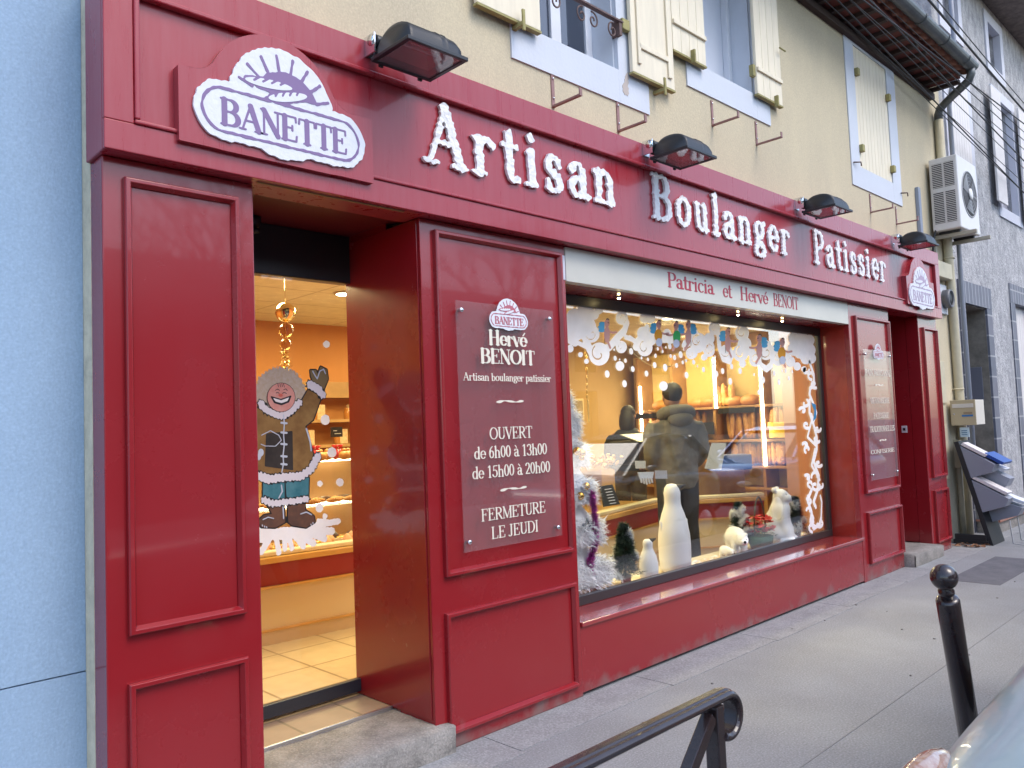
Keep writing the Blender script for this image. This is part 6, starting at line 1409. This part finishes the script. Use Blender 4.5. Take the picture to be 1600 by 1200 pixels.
for y_, z_, l_ in ((2.55, 1.52, 'tilted black slate sign on the shelves right of the man'), (3.45, 1.72, 'long black price strip above the baguettes left of the man'), (2.1, 1.74, 'black price strip above the right hand baguettes'), (3.45, 1.30, 'black price strip below the baguettes left of the man')):
    w_ = .11 if 'tilted' in l_ else .26; q = MB().box(9.165, 9.18, y_-w_, y_+w_, z_-(.08 if w_ < .2 else .035), z_+(.08 if w_ < .2 else .035)).build('price_sign', NEARBLK); tag(q, l_, 'price sign')
q = MB(); q.box(9.25, 9.5, 1.46, 1.70, 1.37, 1.50); q.box(9.24, 9.51, 1.45, 1.71, 1.501, 1.57); tag(q.build('cake_box', mat('yellow_box', (0.70, 0.48, 0.04), 0.5), None, bevel=.006), 'bright yellow box at the right end of the bread shelves', 'box')
# pictures and frames on the back wall
for i, (x_, z_, w_, h_, l_) in enumerate(((6.55, 2.15, .16, .22, 'narrow framed picture high at the left behind the white tree'), (6.75, 1.72, .20, .12, 'dark framed certificate below the narrow picture'), (8.3, 1.85, .12, .15, 'small pale framed sheet on the orange wall above the woman'), (8.0, 1.45, .14, .16, 'pale poster on the orange wall beside the woman'))):
    fr = thing('picture_frame', l_, 'picture', (x_, 4.04, z_)); MB().box(x_-w_, x_+w_, 4.025, 4.049, z_-h_, z_+h_).build('frame', SW if i < 2 else CREAMC, fr, bevel=.005); MB().box(x_-w_+.03, x_+w_-.03, 4.02, 4.0245, z_-h_+.03, z_+h_-.03).build('print', mat('sepia_print', (0.35, 0.26, 0.15), .6, var=.4, vscale=8), fr)
q = MB()
for z_ in (1.25, 1.5, 1.75): q.box(2.6, 5.6, 3.75, 4.049, z_, z_+.03)
q.box(2.6, 2.64, 3.75, 4.049, ZF, 2.0); q.box(5.56, 5.6, 3.75, 4.049, ZF, 2.0); q.box(2.6, 5.6, 3.8, 4.049, 2.0, 2.16); tag(q.build('wall_shelves', SW), 'long wooden wall shelves at the back behind the pastry counter', 'shelf')
rr = random.Random(31)
for nm, lb, ct, gr, ms, bd in (('preserve_jar', 'small amber preserve jar on the back wall shelves', 'jar', 'preserve jars on the back shelves', mat('amber_jar', (0.42, 0.16, 0.03), .15, coat=1), lambda q: q.lathe([(.035, 0), (.036, .08), (.028, .09), (.03, .115)], (0, 0, 0), 12)),
        ('sweet_packet', 'cream packet of biscuits on the back wall shelves', 'packet', 'biscuit packets on the back shelves', mat('cream_packet', (0.62, 0.48, 0.28), .4, var=.6, vscale=30, vcol=(.45, .12, .05)), lambda q: q.box(-.05, .05, -.03, .03, 0, .15))):
    f1 = None
    for k in range(22):
        if f1 is None: qq = MB(); bd(qq); f1 = qq.build(nm, ms, None, bevel=.004); o = f1
        else: o = f1.copy(); COL.objects.link(o)
        o.location = (2.68+.128*k+(.0 if nm == 'preserve_jar' else .064), 3.86, (1.281, 1.531, 1.781)[k % 3]); o.rotation_euler = (0, 0, rr.uniform(-.2, .2)); tag(o, lb, ct, gr)

# people
SKINP = mat('skin', (0.45, 0.24, 0.16), 0.6); HAIR = mat('dark_hair', (0.018, 0.013, 0.011), 0.5, bump=.6, bscale=160)
def skinned(name, pts, edges, rad, m, parent, sub=2, root=0):
    me = bpy.data.meshes.new(name); org = ORG[parent]; me.from_pydata([tuple(Vector(p)-org) for p in pts], edges, []); o = bpy.data.objects.new(name, me); COL.objects.link(o); o.parent = parent; ORG[o] = org
    md = o.modifiers.new('skin', 'SKIN'); md.use_smooth_shade = True
    for i, r_ in enumerate(rad):
        v = me.skin_vertices[0].data[i]; v.radius = r_ if isinstance(r_, tuple) else (r_, r_); v.use_root = (i == root)
    s_ = o.modifiers.new('sub', 'SUBSURF'); s_.levels = sub; s_.render_levels = sub; me.materials.append(m); return o
def person(x, y, h, hd, label, jacket, trous, hair, hood=True, longhair=False):
    t_ = thing('person', label, 'person', (x, y, ZF)); U_ = Vector((math.cos(hd), math.sin(hd), 0)); V_ = Vector((-math.sin(hd), math.cos(hd), 0)); k = h/1.78
    def L(a, b, c): return Vector((x, y, ZF))+(U_*a+V_*b)*k+Vector((0, 0, c*k))
    P = [L(0, 0, .96), L(0, 0, 1.18), L(.0, 0, 1.40), L(.01, 0, 1.50), L(.03, 0, 1.58)]; E_ = [(0, 1), (1, 2), (2, 3), (3, 4)]; Rd = [(.16, .13), (.15, .12), (.17, .12), .06, .055]
    for s_ in (1, -1):
        b = len(P); P += [L(0, s_*.10, .86), L(.02, s_*.11, .48), L(-.01, s_*.12, .08), L(.13, s_*.13, .035)]; E_ += [(0, b), (b, b+1), (b+1, b+2), (b+2, b+3)]; Rd += [.092, .062, .045, .04]
        b = len(P); P += [L(0, s_*.20, 1.40), L(-.02, s_*.27, 1.12), L(.20, s_*.20, 1.02), L(.27, s_*.17, 1.02)]; E_ += [(2, b), (b, b+1), (b+1, b+2), (b+2, b+3)]; Rd += [.058, .045, .034, .030]
        for f_ in range(5):
            b2 = len(P); off = (f_-1.5)*.021 if f_ < 4 else -.05; ln_ = (.085, .095, .09, .07, .055)[f_]; P += [L(.31 if f_ < 4 else .28, s_*.17+off*s_, 1.015+(.0 if f_ < 4 else .02)), L(.31+ln_*.6, s_*.17+off*s_*1.1, 1.0), L(.31+ln_*.8, s_*.17+off*s_*1.1, .975)]; E_ += [(b+3, b2), (b2, b2+1), (b2+1, b2+2)]; Rd += [.010, .009, .008]
    skinned('body', P, E_, [tuple(k*q for q in r_) if isinstance(r_, tuple) else r_*k for r_ in Rd], SKINP, t_)
    # head with nose, ears
    q = MB(); q.ball(L(.035, 0, 1.665), (.085*k, .085*k, .115*k), 20); q.ball(L(.125, 0, 1.65), (.02, .02, .02), 8)
    for s_ in (1, -1): q.ball(L(.03, s_*.086, 1.655), (.014, .010, .03), 8)
    hd_ = q.build('head', SKINP, t_); q = MB()
    for s_ in (1, -1): q.ball(L(.113, s_*.033, 1.68), .009, 8)
    q.build('eye', NEARBLK, hd_, split=True); MB().ball(L(.112, 0, 1.61), (.01, .026, .007), 8, rot=Matrix.Rotation(hd, 3, 'Z')).build('mouth', mat('lips', (0.35, 0.12, 0.10), .6), hd_)
    q = MB(); q.ball(L(.012, 0, 1.70), (.096*k, .095*k, .10*k), 22)
    if longhair: q.ball(L(-.035, 0, 1.58), (.085, .095, .16), 18, jit=.02)
    q.build('hair', hair, t_)
    # jacket loft: waist to shoulder
    rings = [(.80, .175, .145), (.90, .20, .165), (1.0, .205, .165), (1.15, .215, .17), (1.30, .235, .165), (1.40, .225, .145), (1.46, .16, .12), (1.50, .09, .085)]
    q = MB(); n = 26; vs = []; fs = []
    for z_, rv, ru in rings:
        for i in range(n):
            a = 2*math.pi*i/n; w_ = 1+.02*math.sin(z_*70); vs.append(L(ru*w_*math.cos(a), rv*w_*math.sin(a), z_))
    for i in range(len(rings)-1):
        for j in range(n): fs.append((i*n+j, i*n+(j+1) % n, (i+1)*n+(j+1) % n, (i+1)*n+j))
    fs.append(tuple(range(n))); fs.append(tuple((len(rings)-1)*n+j for j in range(n))); q.add(vs, fs, 0, True)
    for s_ in (1, -1): q.tube([L(.0, s_*.20, 1.41), L(-.01, s_*.235, 1.30), L(-.02, s_*.262, 1.14), L(.05, s_*.245, 1.04), L(.19, s_*.205, 1.015)], [.085*k, .088*k, .078*k, .068*k, .055*k], 16)
    jo = q.build('jacket', jacket, t_)
    rm = jo.modifiers.new('remesh', 'REMESH'); rm.mode = 'VOXEL'; rm.voxel_size = .016; rm.use_smooth_shade = True
    sm_ = jo.modifiers.new('smooth', 'SMOOTH'); sm_.iterations = 14; sm_.factor = .6
    for tn, ts, st_ in (('cloth_fold', .16, .035), ('cloth_crease', .05, .014)):
        tx = bpy.data.textures.get(tn) or bpy.data.textures.new(tn, 'CLOUDS'); tx.noise_scale = ts
        dm = jo.modifiers.new('fold', 'DISPLACE'); dm.texture = tx; dm.strength = st_; dm.mid_level = .5
    if hood: 
        q = MB(); q.tube([L(.06*math.cos(a)*1.3-.04, .135*math.sin(a), 1.50-.03*math.cos(a)) for a in [R(d_) for d_ in range(40, 321, 20)]], [.03]+[.058]*13+[.03], 14); q.ball(L(-.12, 0, 1.45), (.07, .13, .075), 16, rot=Matrix.Rotation(hd, 3, 'Z')); q.build('hood', jacket, t_)
    q = MB()
    for s_ in (1, -1): q.tube([L(0, s_*.09, .92), L(.0, s_*.105, .7), L(.02, s_*.112, .48), L(.0, s_*.12, .25), L(-.005, s_*.12, .06)], [.118*k, .10*k, .085*k, .075*k, .078*k], 16)
    q.build('trousers', trous, t_)
    q = MB()
    for s_ in (1, -1): q.ball(L(.06, s_*.125, .045), (.14, .055, .05), 14, rot=Matrix.Rotation(hd, 3, 'Z'))
    q.build('shoe', NEARBLK, t_, split=True)
person(6.22, 1.04, 1.77, R(62), 'man seen from behind in a grey hooded jacket and dark trousers at the counter', mat('grey_jacket', (0.14, 0.13, 0.115), 0.75, bump=.4, bscale=30, var=.3, vscale=8), mat('black_trousers', (0.015, 0.015, 0.018), 0.8), HAIR)
person(7.35, 2.45, 1.62, R(15), 'woman with dark bobbed hair in a dark top behind the counter', mat('dark_top', (0.02, 0.022, 0.03), 0.8), mat('black_trousers', (0.015, 0.015, 0.018), 0.8), HAIR, False, True)
# lamps inside
WARM = (1.0, .86, .43)
def ceil_lamp(x, y, label, e):
    t_ = thing('ceiling_lamp', label, 'ceiling lamp', (x, y, ZC)); MB().lathe([(.075, 0), (.075, .012), (.06, .014)], (x, y, ZC-.0145), 20).build('ring', ALU, t_); MB().lathe([(.055, 0), (.055, .004)], (x, y, ZC-.0195), 18).build('lens', emit_mat('ceiling_bulb', (1, .80, .45), 14), t_)
    l = bpy.data.lights.new('lamp_light', 'AREA'); l.energy = e; l.size = .5; l.color = WARM; o = bpy.data.objects.new('lamp_light', l); COL.objects.link(o); o.parent = t_; o.location = (0, 0, -.05)
pl_ = atz(536, 459, ZC-.01)
EL = 21
ceil_lamp(pl_.x, pl_.y, 'lit ceiling downlight seen at the top right of the glass door', EL*1.6)
ceil_lamp(2.2, 1.6, 'lit ceiling downlight just inside the glass door', EL*.7)
ceil_lamp(5.2, 1.2, 'lit ceiling downlight over the left half of the window display', EL*.42)
ceil_lamp(4.7, .92, 'added unseen downlight brightening the white tree and the small penguin', 7)  # added out of view to brighten the left of the display
ceil_lamp(6.5, .92, 'added unseen downlight brightening the polar bears in the window', 8)  # extra unseen light put in to lift the bears
ceil_lamp(5.4, 3.0, 'lit ceiling downlight over the back of the shop', EL*.85)
ceil_lamp(7.3, 1.8, 'lit ceiling downlight over the angled counter', EL*.5)
ceil_lamp(8.6, 2.7, 'lit ceiling downlight in front of the bread shelves', EL*1.25)
